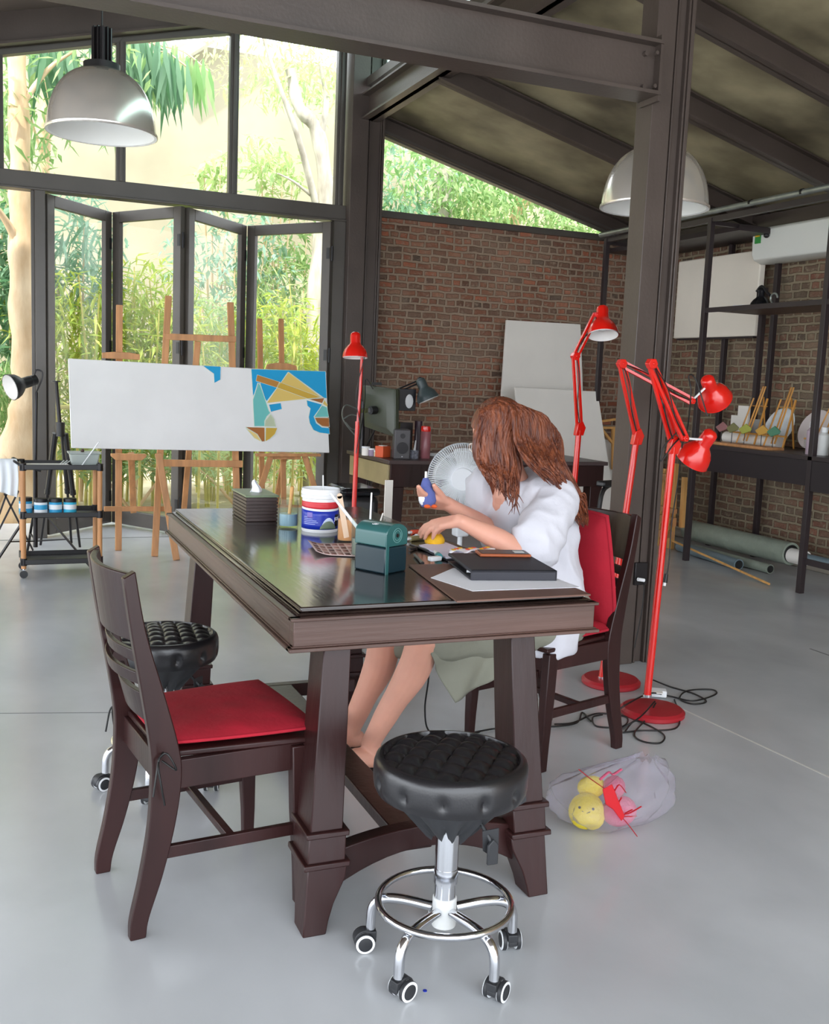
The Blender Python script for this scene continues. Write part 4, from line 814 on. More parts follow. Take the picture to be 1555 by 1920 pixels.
# socket box on the column
t = thing('wall_socket', 'dark socket plate with white plug on the near steel column', 'socket', (2.82, 3.99, .55)); c = V(U(1200, 1075, 'y', 3.998))
MB().box((c.x-.035, 3.985, c.z-.055), (c.x+.035, 3.999, c.z+.055)).build('plate', M_blackm, t, bevel=.003); c2 = V(U(1203, 1086, 'y', 3.97)); MB().cyl(c2-V((.02, 0, 0)), c2+V((.016, 0, -.006)), .009, n=10).build('plug', M_white, t)
MB().tube(cr([c2+V((.014, 0, -.004)), c2+V((.02, 0, -.06)), V(U(1203, 1150, 'y', 3.96)), V(U(1190, 1215, 'y', 3.93))], 6), .003, 6).build('cable', M_cable, t)
# ------------------------------------------------------------------ things on the worktable
def Zt(px, py, dz=0): return V(U(px, py, 'z', ZS+dz))
M_tis = mat('tissue_box_wood', '#3d2e2b', .4, var=.2, vscale=6, stretch=(.3, .3, 4)); M_lid = mat('tissue_lid_green_grey', '#6f7d62', .35)
t = thing('tissue_box', 'dark slatted wooden tissue box near the far end of the worktable', 'box', (.93, 3.72, ZS)); x0, x1, y0, y1 = .865, .985, 3.635, 3.86
mb = MB()
for k in range(7): mb.box((x0, y0, ZS+.002+k*.0125), (x1, y1, ZS+.0115+k*.0125))
mb.box((x0+.004, y0+.004, ZS), (x1-.004, y1-.004, ZS+.09)); mb.build('box_body', M_tis, t, bevel=.001)
MB().box((x0-.003, y0-.003, ZS+.09), (x1+.003, y1+.003, ZS+.098)).build('lid', M_lid, t, bevel=.002)
MB().grid(lambda u, v: V((.925+(u-.5)*.05*(1-.75*v)+.006*sin(v*5), 3.74+.012*sin(u*7+v*3)-.004, ZS+.096+.055*v*(1-.35*abs(u-.4)))), 14, 12).build('tissue', M_paper, t, smooth=80, solid=.001)
# paint bucket
M_bred = mat('label_red', '#d0303a', .35); M_bblue = mat('label_blue', '#1f35a8', .3); M_bgrn = mat('label_grey_green', '#6d7d6a', .4); M_lblue = mat('label_pale_blue', '#cfdcf4', .4)
bc = V((1.075, 3.40, ZS)); R_ = .0645
t = thing('paint_bucket', 'white plastic paint bucket with red and blue label on the worktable', 'bucket', bc)
MB().lathe([(.001, 0), (R_*.96, 0), (R_, .004), (R_*1.0, .118), (R_*1.06, .120), (R_*1.06, .127), (R_*1.03, .129), (R_*1.07, .132), (R_*1.07, .141), (R_*1.04, .143), (R_*1.04, .152), (R_*.99, .152), (R_*.98, .12), (R_*.96, .01), (.001, .008)], bc, 48).build('bucket_body', M_white, t, smooth=35)
def band(z0, z1, a0, a1, mt, nm, par, r=R_*1.004, c=bc, zf0=None, zf1=None):
    f = lambda u, v: (lambda a: c+V((r*cos(a), r*sin(a), (z0 if zf0 is None else zf0(u))*(1-v)+(z1 if zf1 is None else zf1(u))*v)))(a0+(a1-a0)*u)
    return MB().grid(f, 48, 4).build(nm, mt, par, smooth=80, solid=.0006)
band(0, .108, 0, 2*pi, M_bred, 'red_label_band', t, zf0=lambda u: .088+.004*sin(u*2*pi))
band(.012, 0, 0, 2*pi, M_bblue, 'blue_label_band', t, zf1=lambda u: .080+.004*sin(u*2*pi))
toC = atan2(CAM.y-bc.y, CAM.x-bc.x)
band(.014, 0, toC+.0, toC+1.0, M_bgrn, 'dome_picture', t, R_*1.012, zf1=lambda u: .014+.028*sin(pi*u)**.6)
band(0, 0, toC+.08, toC+.92, M_lblue, 'dome_sky', t, R_*1.010, zf0=lambda u: .014+.026*sin(pi*u)**.6, zf1=lambda u: .018+.036*sin(pi*u)**.6)
band(.022, .064, toC+.93, toC+1.35, M_blackm, 'round_badge', t, R_*1.012)
for k in range(5): band(.030+.006*k, .0312+.006*k, toC-1.0, toC-1.0+(.75, .9, .82, .6, .5)[k], M_lblue, 'label_text_line', t, R_*1.012)
band(.052, .072, toC-.75, toC-.42, mat('label_mauve', '#7a6bb8', .4), 'label_block', t, R_*1.012)
def curvetext(s, a, z, size, mt, par, c=bc, r=R_*1.02):
    nrm = V((cos(a), sin(a), 0)); return text_obj('label_text', s, size, frame(c+nrm*r+V((0, 0, z)), V((-sin(a), cos(a), 0)), V((0, 0, 1)), nrm), mt, par)
curvetext('JOS', toC+1.05, .048, .017, M_paper, t)
def stick(a, b, r, mt, label, nm='paint_brush', cat='brush', r2=None, grp=None):
    t_ = thing(nm, label, cat, a); MB().cyl(a, b, r, r2 or r*.7, 10).build('handle', mt, t_); MB().sphere(b, (r2 or r*.7)*1.05, 6).build('tip', mt, t_); return t_
stick(bc+V((.02, .02, .015)), V(U(606, 892, 'y', 3.45)), .0035, M_white, 'white brush handle sticking up out of the paint bucket')
def jar(c, R0, h, cont, ch, label, nm='glass_jar', cat='jar', lid=None, neck=.9):
    c = V(c); t_ = thing(nm, label, cat, c)
    MB().lathe([(.001, .001), (R0*.92, .001), (R0, .006), (R0, h*.78), (R0*neck, h*.88), (R0*neck, h), (R0*neck-.002, h), (R0*neck-.002, h*.88), (R0-.0025, h*.78), (R0-.0025, .009), (.001, .006)], c, 28).build('glass', M_jar, t_, smooth=45)
    if cont: MB().lathe([(.001, .008), (R0*.9, .008), (R0*.93, .012), (R0*.93, ch), (.001, ch)], c, 24).build('contents', cont, t_, smooth=40)
    if lid: MB().lathe([(.001, h-.012), (R0*.97, h-.012), (R0*.97, h+.006), (.001, h+.006)], c, 24).build('lid', lid, t_, smooth=40)
    return t_
M_gw = mat('murky_grey_water', '#82897d', .15); M_bw = mat('bluish_water', '#8fa9b8', .2); M_peach = mat('peach_paint', '#d99b68', .4); M_gp = mat('grey_lilac_water', '#a6a9b8', .2)
jar((.985, 3.49, ZS), .036, .105, M_bw, .05, 'glass jar with bluish water left of the paint bucket')
stick(V((.985, 3.49, ZS+.01)), V(U(548, 915, 'y', 3.5)), .006, M_lightw, 'flat wooden stick in the jar left of the paint bucket', 'wooden_stick', 'stick', .007)
jar(Zt(650, 1016), .032, .095, M_peach, .078, 'jar of peach-coloured paint to the right of the bucket')
t = thing('wooden_stick', 'rounded wooden craft stick standing in the peach paint', 'stick', Zt(650, 1014)); a = Zt(650, 1008, .02); b = V(U(637, 930, 'y', a.y)); MB().bar(a, b, .018, .003, up=(0, 1, 0)).cyl(b-V((0, .0015, 0)), b+V((0, .0015, 0)), .009, n=16).build('blade', mat('pale_craft_stick', '#e6c9ad', .6), t)
jar(Zt(678, 1044), .033, .118, M_gw, .058, 'glass of murky grey water beside the green sharpener', 'water_glass', 'glass', None, 1.0)
gc = Zt(678, 1044)
t = thing('paint_brush', 'long white-handled brush leaning in the glass of grey water', 'brush', gc); a = gc+V((.01, 0, .06)); b = V(U(620, 925, 'y', gc.y+.05)); MB().cyl(a, b, .0062, .004, 10).build('handle', M_white, t); MB().cyl(a-(b-a).normalized()*.02, a, .003, .007, 8).build('bristles', M_black, t)
jar(Zt(703, 1025), .036, .09, M_gp, .05, 'squat jar of lilac-grey water behind the green sharpener')
g2 = Zt(703, 1025); stick(g2+V((-.02, 0, .02)), V(U(697, 925, 'y', g2.y+.02)), .004, M_white, 'white brush leaning right from the jar behind the sharpener')
stick(g2+V((.0, 0, .03)), V(U(718, 963, 'y', g2.y+.02)), .003, M_offw, 'short pale brush in the jar behind the sharpener')
# sharpener
t = thing('electric_sharpener', 'dark green desk pencil sharpener with arched top near the table corner', 'sharpener', Zt(728, 1070)); M_g1 = mat('teal_plastic', '#2f5f5e', .25, spec=.6); M_g2 = mat('dark_teal_plastic', '#1b3038', .3)
fl_, fr_ = Zt(722, 1078), Zt(762, 1070); d = (fr_-fl_).normalized(); dn = V((-d.y, d.x, 0)); wd = (fr_-fl_).length; dp = .115
def pf_(u, v, tt): return fl_+d*u+V((0, 0, v))+dn*tt
w_ = wd; MB().prism([(0, .0), (w_, .0), (w_, .075), (0, .075)], pf_, 0, dp).build('shavings_bin', M_g2, t, bevel=.005)
arc = [(w_/2+w_/2*cos(a), .112+.028*sin(a)) for a in [i*pi/16 for i in range(17)]]
MB().prism([(0, .0765), (w_, .0765)]+arc, pf_, -.001, dp+.001).build('arched_housing', M_g1, t, bevel=.003)
mb = MB()
for r in (.014, .02): mb.tube([pf_(w_/2+r*cos(a), .107+r*sin(a), -.0015) for a in [i*pi/14 for i in range(29)]], .0008, 5)
mb.build('dial_rings', mat('pale_teal', '#6f9c98', .3), t); MB().cyl(pf_(w_/2, .107, -.003), pf_(w_/2, .107, .002), .0055, n=16).build('pencil_hole', M_cable, t)
MB().prism([(0, .0), (.012, .0), (.012, .113), (0, .113)], pf_, -.0022, 0).build('front_edge_strip', M_g1, t)
text_obj('logo', 'SI', .022, frame(pf_(.012, .137, dp*.45), dn*-1, d, V((0, 0, 1))), M_paper, t)
# swatch card
M_sw = [mat('swatch_%s' % c, h, .6) for c, h in (('brown', '#8e5f57'), ('mauve', '#a3776f'), ('umber', '#6b4640'), ('rose', '#b98a80'))]
A, B_, C_, D_ = Zt(577, 1021), Zt(592, 1042), Zt(690, 1046), Zt(672, 1020); 
cf = lambda u, v, h=.0: A*(1-u)*(1-v)+D_*u*(1-v)+B_*(1-u)*v+C_*u*v+V((0, 0, .003+.012*max(0, 1-u*3)**2+h))
t = thing('swatch_card', 'curled sheet of brown and rose colour swatches lying on the worktable', 'card', A); MB().grid(lambda u, v: cf(u, v), 16, 6).build('sheet', mat('swatch_paper', '#e8cfcb', .6), t, smooth=80, solid=.0008)
for i in range(7):
    for j in range(4):
        u0, v0 = .05+i*.135, .06+j*.235
        MB().grid(lambda u, v: cf(u0+u*.1, v0+v*.17, .0008), 2, 2).build('swatch', M_sw[(i*3+j*2) % 4], t, solid=.0004)
# work board, papers, tablet case, phone
M_board = mat('brown_board', '#6a4c41', .5, var=.12, vscale=8)
b1, b2, b3, b4 = Zt(766, 1062), Zt(857, 1131), Zt(1108, 1118), V((1.47, 2.67, ZS))
def slab(pts, z0, z1): 
    f = lambda z: [V((p.x, p.y, z)) for p in pts]; return MB().loft([f(z0), f(z1)])
one('drawing_board', slab([b1, b2, b3, b4], ZS+.001, ZS+.006), M_board, 'thin brown board on the near right corner of the worktable', 'board', bevel=.001)
one('paper_sheet', slab([Zt(808, 1084, .006), Zt(886, 1109, .006), Zt(1088, 1102, .006), V((1.462, 2.6, ZS)), Zt(850, 1066, .006)], ZS+.0065, ZS+.0075), M_paper, 'white sheet of paper sticking out under the black tablet case', 'paper')
M_case = mat('charcoal_case', '#2f2f37', .6)
c1, c2, c3, c4 = Zt(868, 1094, .0), Zt(1046, 1094, .0), V((1.50, 2.62, ZS)), V((1.265, 2.69, ZS))
c1 = V((1.205, 2.437, 0)); c2 = V((1.445, 2.385, 0)); c4 = V((1.255, 2.70, 0)); c3 = c2+(c4-c1)
t = thing('tablet_case', 'thick black zip case lying on the brown board', 'case', c1+V((0, 0, ZS)))
slab([c1, c2, c3, c4], ZS+.028, ZS+.037).build('cover', M_case, t, bevel=.003)
slab([c1, c2, c3, c4], ZS+.008, ZS+.013).build('cover', M_case, t, bevel=.002)
sp = lambda p: V((p.x, p.y, 0)); e1 = (c4-c1).normalized()*.008
slab([c1, c2, c2+e1, c1+e1], ZS+.008, ZS+.037).build('spine', M_case, t, bevel=.003)
e2 = (c2-c1).normalized()*.008; slab([c2-e2, c2, c3, c3-e2], ZS+.008, ZS+.037).build('side', M_case, t, bevel=.003)
slab([c1+e1*2+e2*2, c2-e2+e1*2, c3-e2*2-e1*2, c4+e2*2-e1*2], ZS+.015, ZS+.026).build('tablet', M_blackm, t, bevel=.002)
one('marker', MB().cyl(V((1.222, 2.50, ZS+.021)), V((1.262, 2.475, ZS+.021)), .004, n=8), M_white, 'small white stick poking out of the open side of the black case', 'pen')
ph = V(U(900, 1052, 'z', ZS+.04)); ph2 = V(U(1012, 1054, 'z', ZS+.04)); dd = (ph2-ph).normalized(); nn = V((-dd.y, dd.x, 0))
ctr = c4.lerp(c3, .62)+V((0, -.035, 0)); t = thing('phone', 'phone in an orange-brown case on top of the black tablet case', 'phone', (ctr.x, ctr.y, ZS+.04))
rr = radians(-14); MB().cbox((ctr.x, ctr.y, ZS+.0425), (.155, .075, .009), rr).build('phone_case', mat('orange_brown_case', '#a7562e', .35), t, bevel=.003); MB().cbox((ctr.x, ctr.y, ZS+.0478), (.142, .066, .0015), rr).build('screen', M_blackm, t); MB().cbox((ctr.x+.045, ctr.y-.012, ZS+.049), (.03, .03, .001), rr).build('camera_plate', M_greyp, t)
t = thing('eraser', 'white block eraser in front of the notebook', 'eraser', Zt(815, 1056)); MB().cbox(Zt(815, 1056, .0)+V((0, 0, .014)), (.042, .02, .014), .3).build('rubber_block', M_white, t, bevel=.003)
n1, n2, n3, n4 = Zt(783, 1028), Zt(838, 1053), V((1.40, 2.80, ZS)), V((1.40, 3.05, ZS))
t = thing('notebook', 'open notebook with white pages under the hands', 'book', n1); slab([n1, n2, n3, n4], ZS+.001, ZS+.007).build('cover', M_case, t, bevel=.001); slab([n1.lerp(n3, .02), n2.lerp(n4, .02), n3.lerp(n1, .02), n4.lerp(n2, .02)], ZS+.007, ZS+.012).build('pages', mat('lilac_pages', '#dedbec', .7), t, bevel=.001)
s1 = V(U(838, 1040, 'z', ZS+.014)); t = thing('sticker_sheet', 'crumpled sheet of orange and white stickers behind the black case', 'sticker sheet', s1)
MB().grid(lambda u, v: V((1.30+.15*u+.02*v, 2.785-.02*u+.05*v, ZS+.016+.012*abs(sin(u*9+v*3)))), 24, 6).build('sheet', M_paper, t, smooth=60, solid=.0006)
for k in range(9): MB().cbox((1.315+.016*k, 2.79+.012*(k % 3), ZS+.030), (.011, .014, .002), k).build('sticker', M_orange if k % 2 else M_yel, t)
t = thing('paint_tube', 'teal-capped tube lying in front of the notebook', 'tube', Zt(840, 1040)); MB().cyl(V((1.262, 2.775, ZS+.012)), V((1.268, 2.80, ZS+.012)), .010, n=12).build('cap', mat('teal_cap', '#3f8f94', .4), t); MB().cyl(V((1.268, 2.80, ZS+.012)), V((1.285, 2.865, ZS+.012)), .009, .004, 12).build('tube_body', M_white, t)
for (a, b, lb) in (((778, 1040), (793, 1056), 'black pen lying nearest the green sharpener'), ((768, 1030), (800, 1022), 'black pen behind the sharpener'), ((770, 1022), (808, 1034), 'black pen crossing beside the notebook')):
    p_, q_ = Zt(*a, .006), Zt(*b, .006); t = thing('pen', lb, 'pen', p_); MB().cyl(p_, p_.lerp(q_, .65), .0045, n=8).build('barrel', M_black, t); MB().cyl(p_.lerp(q_, .65), q_, .0052, n=8).build('cap', M_blackm, t)
for k, (px, py, m_, lb) in enumerate(((772, 998, M_orange, 'orange paint tube behind the sharpener'), (780, 1006, M_white, 'white paint tube lying beside the fingers'), (770, 1010, mat('olive_tube', '#a59a6a', .5), 'olive paint tube behind the sharpener'))):
    p_ = Zt(px, py, .009); t = thing('paint_tube', lb, 'tube', p_); MB().tube([p_, p_+V((.03, .01, 0)), p_+V((.06, .02, -.003))], [.009, .009, .005], 10).build('tube_body', m_, t); MB().cyl(p_-V((.012, .004, 0)), p_, .005, n=8).build('cap', M_white, t)
# ------------------------------------------------------------------ plastic bag with toys
M_bag = glassmat('thin_plastic_bag', (.93, .92, .97), 1.0, .12, .22, (.86, .84, .92))
bc = V((1.725, 2.47, 0)); t = thing('plastic_bag', 'translucent plastic bag of soft toys on the floor right of the worktable', 'bag', bc)
def bagf(u, v):
    a = 2*pi*u; h = v; r = (1-abs(2*h-.85)**3*.35); r = max(.02, r*(sin(pi*min(1, .12+h*.75))))
    nz = noise.noise(V((cos(a)*2.2, sin(a)*2.2, h*3)))*.25+(1-abs(noise.noise(V((cos(a)*4, sin(a)*4, h*6))))*3)*.06
    rx = .185*r*(1+nz); ry = .15*r*(1+nz*.6); lean = .13*h*h
    return bc+V((rx*cos(a)+lean-.02, ry*sin(a)-.02*h, max(.003, .004+.21*h+.03*nz*h+.006*sin(a*9+h*14)*h)))
MB().grid(bagf, 72, 40, True).build('film', M_bag, t, smooth=50)
M_y2 = mat('yellow_plush', '#f0d838', .95, bump=.5, bscale=60); M_pk = mat('pink_plush', '#cf5a78', .95, bump=.5, bscale=60)
c = bc+V((-.085, -.01, .066)); t = thing('plush_toy', 'round yellow plush with a simple face inside the plastic bag', 'soft toy', c)
MB().sphere(c, .055, 12, (1.0, .85, 1.0)).build('head', M_y2, t); 
MB().sphere(c+V((.02, .0, -.02)), .04, 8).build('body', M_y2, t)
e_ = (CAM-c).normalized(); sx_ = V((-e_.y, e_.x, 0)).normalized()*-1
for s_ in (-1, 1): MB().sphere(c+e_*.048+sx_*.02*s_+V((0, 0, .008)), .004, 6).build('eye', M_black, t)
MB().tube([c+e_*.050+sx_*.012*k/3+V((0, 0, -.008+.0015*abs(k)**1.3)) for k in range(-3, 4)], .0012, 5).build('mouth', M_black, t)
c = bc+V((-.045, .03, .12)); t = thing('plush_toy', 'second yellow plush pressed against the top of the bag', 'soft toy', c); MB().sphere(c, .042, 10, (1.1, .8, .8)).build('plush_body', M_y2, t)
c = bc+V((.02, -.03, .06)); t = thing('plush_toy', 'pink plush at the bottom of the plastic bag', 'soft toy', c); MB().sphere(c, .052, 10, (1.1, .8, .9)).build('plush_body', M_pk, t); MB().sphere(c+V((-.01, .02, .07)), .034, 8).build('head', M_pk, t)
RB = mat('red_ribbon', '#c3121e', .6); Y_ = 2.315
def UR(px, py, Y=Y_): return V(U(px, py, 'y', Y))
t = thing('red_ribbon', 'red ribbon and pipe-cleaner spray lying over the plastic bag', 'ribbon', UR(1150, 1490)); mb = MB()
def strip(pts, w): 
    q = cr([UR(*p) for p in pts], 4); return MB().tube(q, w, 6, el=.4)
strip([(1086, 1443), (1110, 1462), (1135, 1480), (1150, 1500)], .0035).build('strand', RB, t); 
MB().prism([(1130, 1480), (1148, 1470), (1162, 1505), (1172, 1530), (1166, 1540), (1150, 1518), (1136, 1508)], lambda u, v, t_: UR(u, v, Y_+t_), -.008, .004).build('bow', RB, t, bevel=.002)
for pts in ([(1152, 1484), (1160, 1472), (1166, 1475), (1174, 1486)], [(1156, 1512), (1166, 1495)], [(1166, 1528), (1182, 1524), (1203, 1512)], [(1166, 1530), (1180, 1531), (1194, 1530)], [(1172, 1525), (1186, 1518)], [(1165, 1530), (1180, 1548), (1195, 1568)]): strip(pts, .0032).build('strand', RB, t)
strip([(1125, 1462), (1142, 1448), (1150, 1452), (1166, 1442)], .006).build('strand', M_pk, t)
# ------------------------------------------------------------------ easels with the long canvas
def Y3(px, py, Y): return V(U(px, py, 'y', Y))
def barz(t, nm, a, b, w, h, m_=M_easel, up=(0, -1, 0)): return MB().bar(a, b, w, h, up=up).build(nm, m_, t, bevel=.003)
def G(px, py): return V(U(px, py, 'z', 0))
t = thing('easel', 'large H-frame wooden easel holding the middle of the long canvas', 'easel', G(310, 1045), 0, 'wooden easels')
ft = G(290, 1043); barz(t, 'upright', ft, Y3(316, 555, 7.5), .045, .03); f2 = V((ft.x+.62, ft.y+.05, 0)); barz(t, 'upright', f2, Y3(432, 567, 7.5), .045, .03)
barz(t, 'crossbar', Y3(308, 631, 7.46), Y3(442, 636, 7.46), .045, .025); barz(t, 'crossbar', Y3(300, 868, 7.36), Y3(455, 870, 7.36), .05, .025)
barz(t, 'mast', Y3(371, 640, 7.5), Y3(366, 700, 7.48), .045, .02); barz(t, 'rear_leg', Y3(371, 645, 7.5), V((ft.x+.32, ft.y+.75, 0)), .04, .03)
t = thing('easel', 'slim wooden easel holding the left end of the long canvas', 'easel', G(240, 1035), 0, 'wooden easels')
a = G(222, 1032); b = G(331, 1050); barz(t, 'upright', a, Y3(224, 572, 7.72), .045, .03); barz(t, 'front_leg', b, Y3(297, 850, 7.25), .045, .03)
barz(t, 'crossbar', Y3(195, 954, 7.4), Y3(322, 954, 7.4), .035, .025); barz(t, 'rear_leg', Y3(246, 850, 7.75), Y3(250, 960, 8.05), .045, .03)
MB().prism([(-.13, -.02), (.13, -.02), (.13, .02), (.05, .03), (-.05, .03), (-.13, .02)], lambda u, v, tt: Y3(227, 668, 7.6)+V((u, tt, v)), -.02, .02).build('top_clamp', M_easel, t, bevel=.003)
MB().prism([(-.12, .02), (.12, .02), (.12, .0), (.09, -.025), (-.09, -.025), (-.12, 0)], lambda u, v, tt: Y3(241, 856, 7.4)+V((u, tt, v)), -.03, .03).build('ledge_block', M_easel, t, bevel=.003)
t = thing('easel', 'twin-mast wooden easel holding the right end of the long canvas', 'easel', Y3(530, 1000, 7.4)*1, 0, 'wooden easels'); t.location.z = 0
for (px0, px1) in ((470, 487), (527, 527)): 
    q_ = Y3(px1, 598, 7.75); barz(t, 'upright', V((q_.x-.02, 7.42, 0)), q_, .04, .025)
q_ = Y3(500, 850, 7.35); barz(t, 'front_leg', Y3(510, 850, 7.35), V((q_.x-.22, 7.25, 0)), .04, .025); barz(t, 'front_leg', Y3(570, 850, 7.35), V((q_.x+.52, 7.25, 0)), .04, .025); barz(t, 'rear_leg', Y3(535, 850, 7.6), V((q_.x+.22, 8.05, 0)), .04, .025); barz(t, 'crossbar', Y3(478, 950, 7.3), Y3(600, 952, 7.3), .035, .025)
for p_ in ((528, 688, 7.6), (535, 856, 7.38)): MB().prism([(-.12, -.02), (.12, -.02), (.11, .015), (.04, .03), (-.04, .03), (-.11, .015)], lambda u, v, tt: Y3(*p_)+V((u, tt, v)), -.025, .025).build('clamp', M_easel, t, bevel=.003)
barz(t, 'shelf', Y3(480, 853, 7.33), Y3(600, 853, 7.33), .02, .06)
# canvas
YC = 7.2; cTL, cTR, cBR, cBL = (Y3(128, 672, YC+.06), Y3(612, 698, YC+.06), Y3(618, 849, YC), Y3(134, 840, YC))
t = thing('long_canvas', 'long horizontal canvas with unfinished blue and ochre geometric painting on easels', 'canvas', cBL)
M_canvas = mat('primed_canvas', '#ecebea', .85, var=.03, vscale=3); nC = (cTR-cTL).cross(cBL-cTL).normalized(); nC = nC if nC.y > 0 else -nC
MB().loft([[cTL, cTR, cBR, cBL], [p+nC*.035 for p in (cTL, cTR, cBR, cBL)]]).build('stretched_canvas', M_canvas, t, bevel=.004)
def onC(px, py, off):
    d = _r*((px-CW/2)/CF)-_u*((py-CH/2)/CF)+_f; k = (cTL-CAM).dot(nC)/d.dot(nC); return CAM+d*k-nC*off
zx = lambda x, y: (440+x/7.775, 670+y/7.775)
pc_ = dict(b=mat('paint_cyan_blue', '#14a0d6', .7), y=mat('paint_yellow', '#e2c36c', .7), o=mat('paint_ochre', '#b9823a', .7), oc=mat('paint_gold', '#cfa83e', .7), tq=mat('paint_turquoise', '#6fc2bd', .7), pg=mat('paint_sage', '#bfc9ab', .7), br=mat('paint_brown', '#a8672f', .7), ye=mat('paint_cream', '#e8cf86', .7))
M_outl = mat('pale_outline_paint', '#dfe9dc', .7)
def shp(c, pts, lv, full=False):
    pts = pts if full else [zx(*p) for p in pts]; mb = MB().loft([[onC(*p, .0003+lv*.0006) for p in pts], [onC(*p, .0012+lv*.0006) for p in pts]]); mb.cm = 1; q = [onC(*p, .001+lv*.0007) for p in pts]; mb.tube(q+[q[0]], .0032, 5, el=.5); mb.build('painted_shape', [pc_[c], M_outl], t, smooth=0)
shp('b', [(380, 685.5), (414, 687.5), (413.5, 712), (402, 718), (401, 701)], 0, True)
shp('b', [(240, 170), (1325, 205), (1345, 600), (1300, 590), (790, 215), (470, 640), (440, 600), (370, 370), (270, 570), (255, 400)], 0)
shp('b', [(500, 690), (672, 665), (688, 755), (530, 795)], 1)
shp('b', [(1050, 625), (1280, 690), (1155, 865), (1190, 960), (1275, 1020), (1380, 1030), (1385, 1118), (1240, 1100), (1150, 1060), (1095, 960), (1080, 870), (1105, 745), (1060, 705)], 0)
shp('y', [(780, 215), (1270, 590), (1060, 605), (470, 665)], 2)
shp('o', [(330, 255), (655, 360), (610, 440), (310, 345)], 3); shp('oc', [(655, 362), (1260, 585), (1060, 603), (612, 440)], 4)
shp('br', [(1075, 610), (1305, 595), (1275, 670)], 5); shp('y', [(1305, 620), (1355, 690), (1345, 720), (1285, 680)], 5)
shp('tq', [(340, 370), (370, 400), (455, 645), (500, 780), (520, 810), (470, 860), (435, 930), (435, 1005), (285, 1005), (265, 620)], 2)
shp('pg', [(525, 825), (575, 900), (600, 1010), (437, 1010), (445, 920)], 3)
shp('br', [(155, 1015), (435, 1025), (440, 1225), (395, 1228), (330, 1120)], 4); shp('oc', [(450, 1025), (620, 1030), (590, 1120), (510, 1195), (445, 1225)], 4); shp('ye', [(160, 1030), (320, 1120), (392, 1228), (290, 1180)], 4)
shp('tq', [(1270, 700), (1345, 730), (1372, 870), (1160, 872)], 4); shp('br', [(1165, 880), (1375, 885), (1380, 1015), (1275, 1005), (1200, 950)], 4)
# ------------------------------------------------------------------ trolley
CX, CY = .185, 6.66; t = thing('trolley', 'three-tier black trolley with beech posts at the left', 'trolley', (CX+.23, CY+.16, 0)); CW_, CD_ = .455, .30
posts = [(CX, CY), (CX+CW_, CY), (CX+.0, CY+CD_), (CX+CW_, CY+CD_)]
for x, y in posts:
    MB().cyl((x, y, .06), (x, y, .72), .0155, n=14).build('post', M_easel, t); c_ = MB().cyl((x, y, .052), (x, y, .075), .008, n=8).box((x-.009, y-.004, .02), (x+.009, y+.004, .05)).build('caster_fork', M_chrome, t); MB().cyl((x, y-.009, .024), (x, y+.009, .024), .024, n=20).cyl((x, y-.0095, .024), (x, y+.0095, .024), .013, n=16).build('caster_wheel', M_rubber, c_)
for z in (.70, .40, .105):
    mb = MB(); a, b = (CX-.015, CY-.018), (CX+CW_+.015, CY+CD_+.018); mb.box((*a, z-.02), (*b, z-.015))
    mb.box((a[0], a[1], z-.02), (b[0], a[1]+.008, z+.012)); mb.box((a[0], b[1]-.008, z-.02), (b[0], b[1], z+.012)); mb.box((a[0], a[1], z-.02), (a[0]+.008, b[1], z+.012)); mb.box((b[0]-.008, a[1], z-.02), (b[0], b[1], z+.012))
    tr_ = mb.build('tray', M_black, t, bevel=.002); c_ = MB()
    for x, y in posts: c_.cyl((x, y, z-.026), (x, y, z+.02), .0205, n=14)
    c_.build('corner_collar', M_blackm, tr_)
MB().tube(cr([V((CX, CY, .70)), V((CX-.05, CY+.04, .73)), V((CX-.05, CY+.24, .73)), V((CX, CY+CD_, .70))], 6), .008, 8).build('push_handle', M_black, t)
t = thing('cloth', 'white rag draped over the handle of the trolley', 'cloth', (.10, CY+.1, .73))
def clf(u, v):
    s0 = (v-.5)*2; return V((.02+.13*u+.01*sin(v*6), CY+.05+.022*(1 if s0 > 0 else -1)*min(1, abs(s0)*6)+.012*sin(u*16+v*2)*abs(s0), .742-(.20+.05*u)*max(0, abs(s0)-.05)))
    y = CY-.0+.24*u; s_ = (v-.5)*2; x = CX-.058+(.03 if s_ > 0 else -.05)*abs(s_)*1.0; z = .748-.30*max(0, abs(s_)-.06)*(1 if s_ < 0 else .55); return V((x+.012*sin(u*14+v*3), y, z+.01*sin(u*9)))
MB().grid(clf, 30, 30).build('rag', mat('white_rag', '#e6ebf0', .9), t, smooth=80, solid=.003)
M_jb = [mat('jar_label_white', '#e9eef2', .4), mat('jar_label_blue', '#2f9fd0', .35), mat('jar_label_cyan', '#39b3d6', .35)]
for k, (px, m_, lb) in enumerate(((55, 1, 'blue paint jar at the left edge of the middle trolley shelf'), (68, 0, 'white-labelled paint jar on the middle trolley shelf'), (92, 1, 'bright blue paint jar between the white and the cyan jar'), (116, 2, 'cyan paint jar nearest the middle of the trolley shelf'))):
    c = V((CX+.018+k*.087, CY+.06+(.06 if k == 0 else 0), .386)); t = thing('paint_jar', lb, 'jar', c, 0, 'acrylic paint jars on the trolley')
    MB().cyl(c, c+V((0, 0, .085)), .040, n=26).build('jar_body', M_jb[m_], t, bevel=.002); MB().cyl(c+V((0, 0, .085)), c+V((0, 0, .108)), .041, n=26).build('lid', M_black, t, bevel=.002)
    MB().lathe([(.0404, .04), (.0404, .07)], c, 26).build('label_band', M_jb[0 if m_ else 1], t)
c = V((CX+.37, CY+.12, .70)); t = thing('plastic_tub', 'clear lidded plastic tub on the right of the top trolley shelf', 'box', c); M_tub = mat('frosted_tub', '#b9c2bf', .3, alpha=.75)
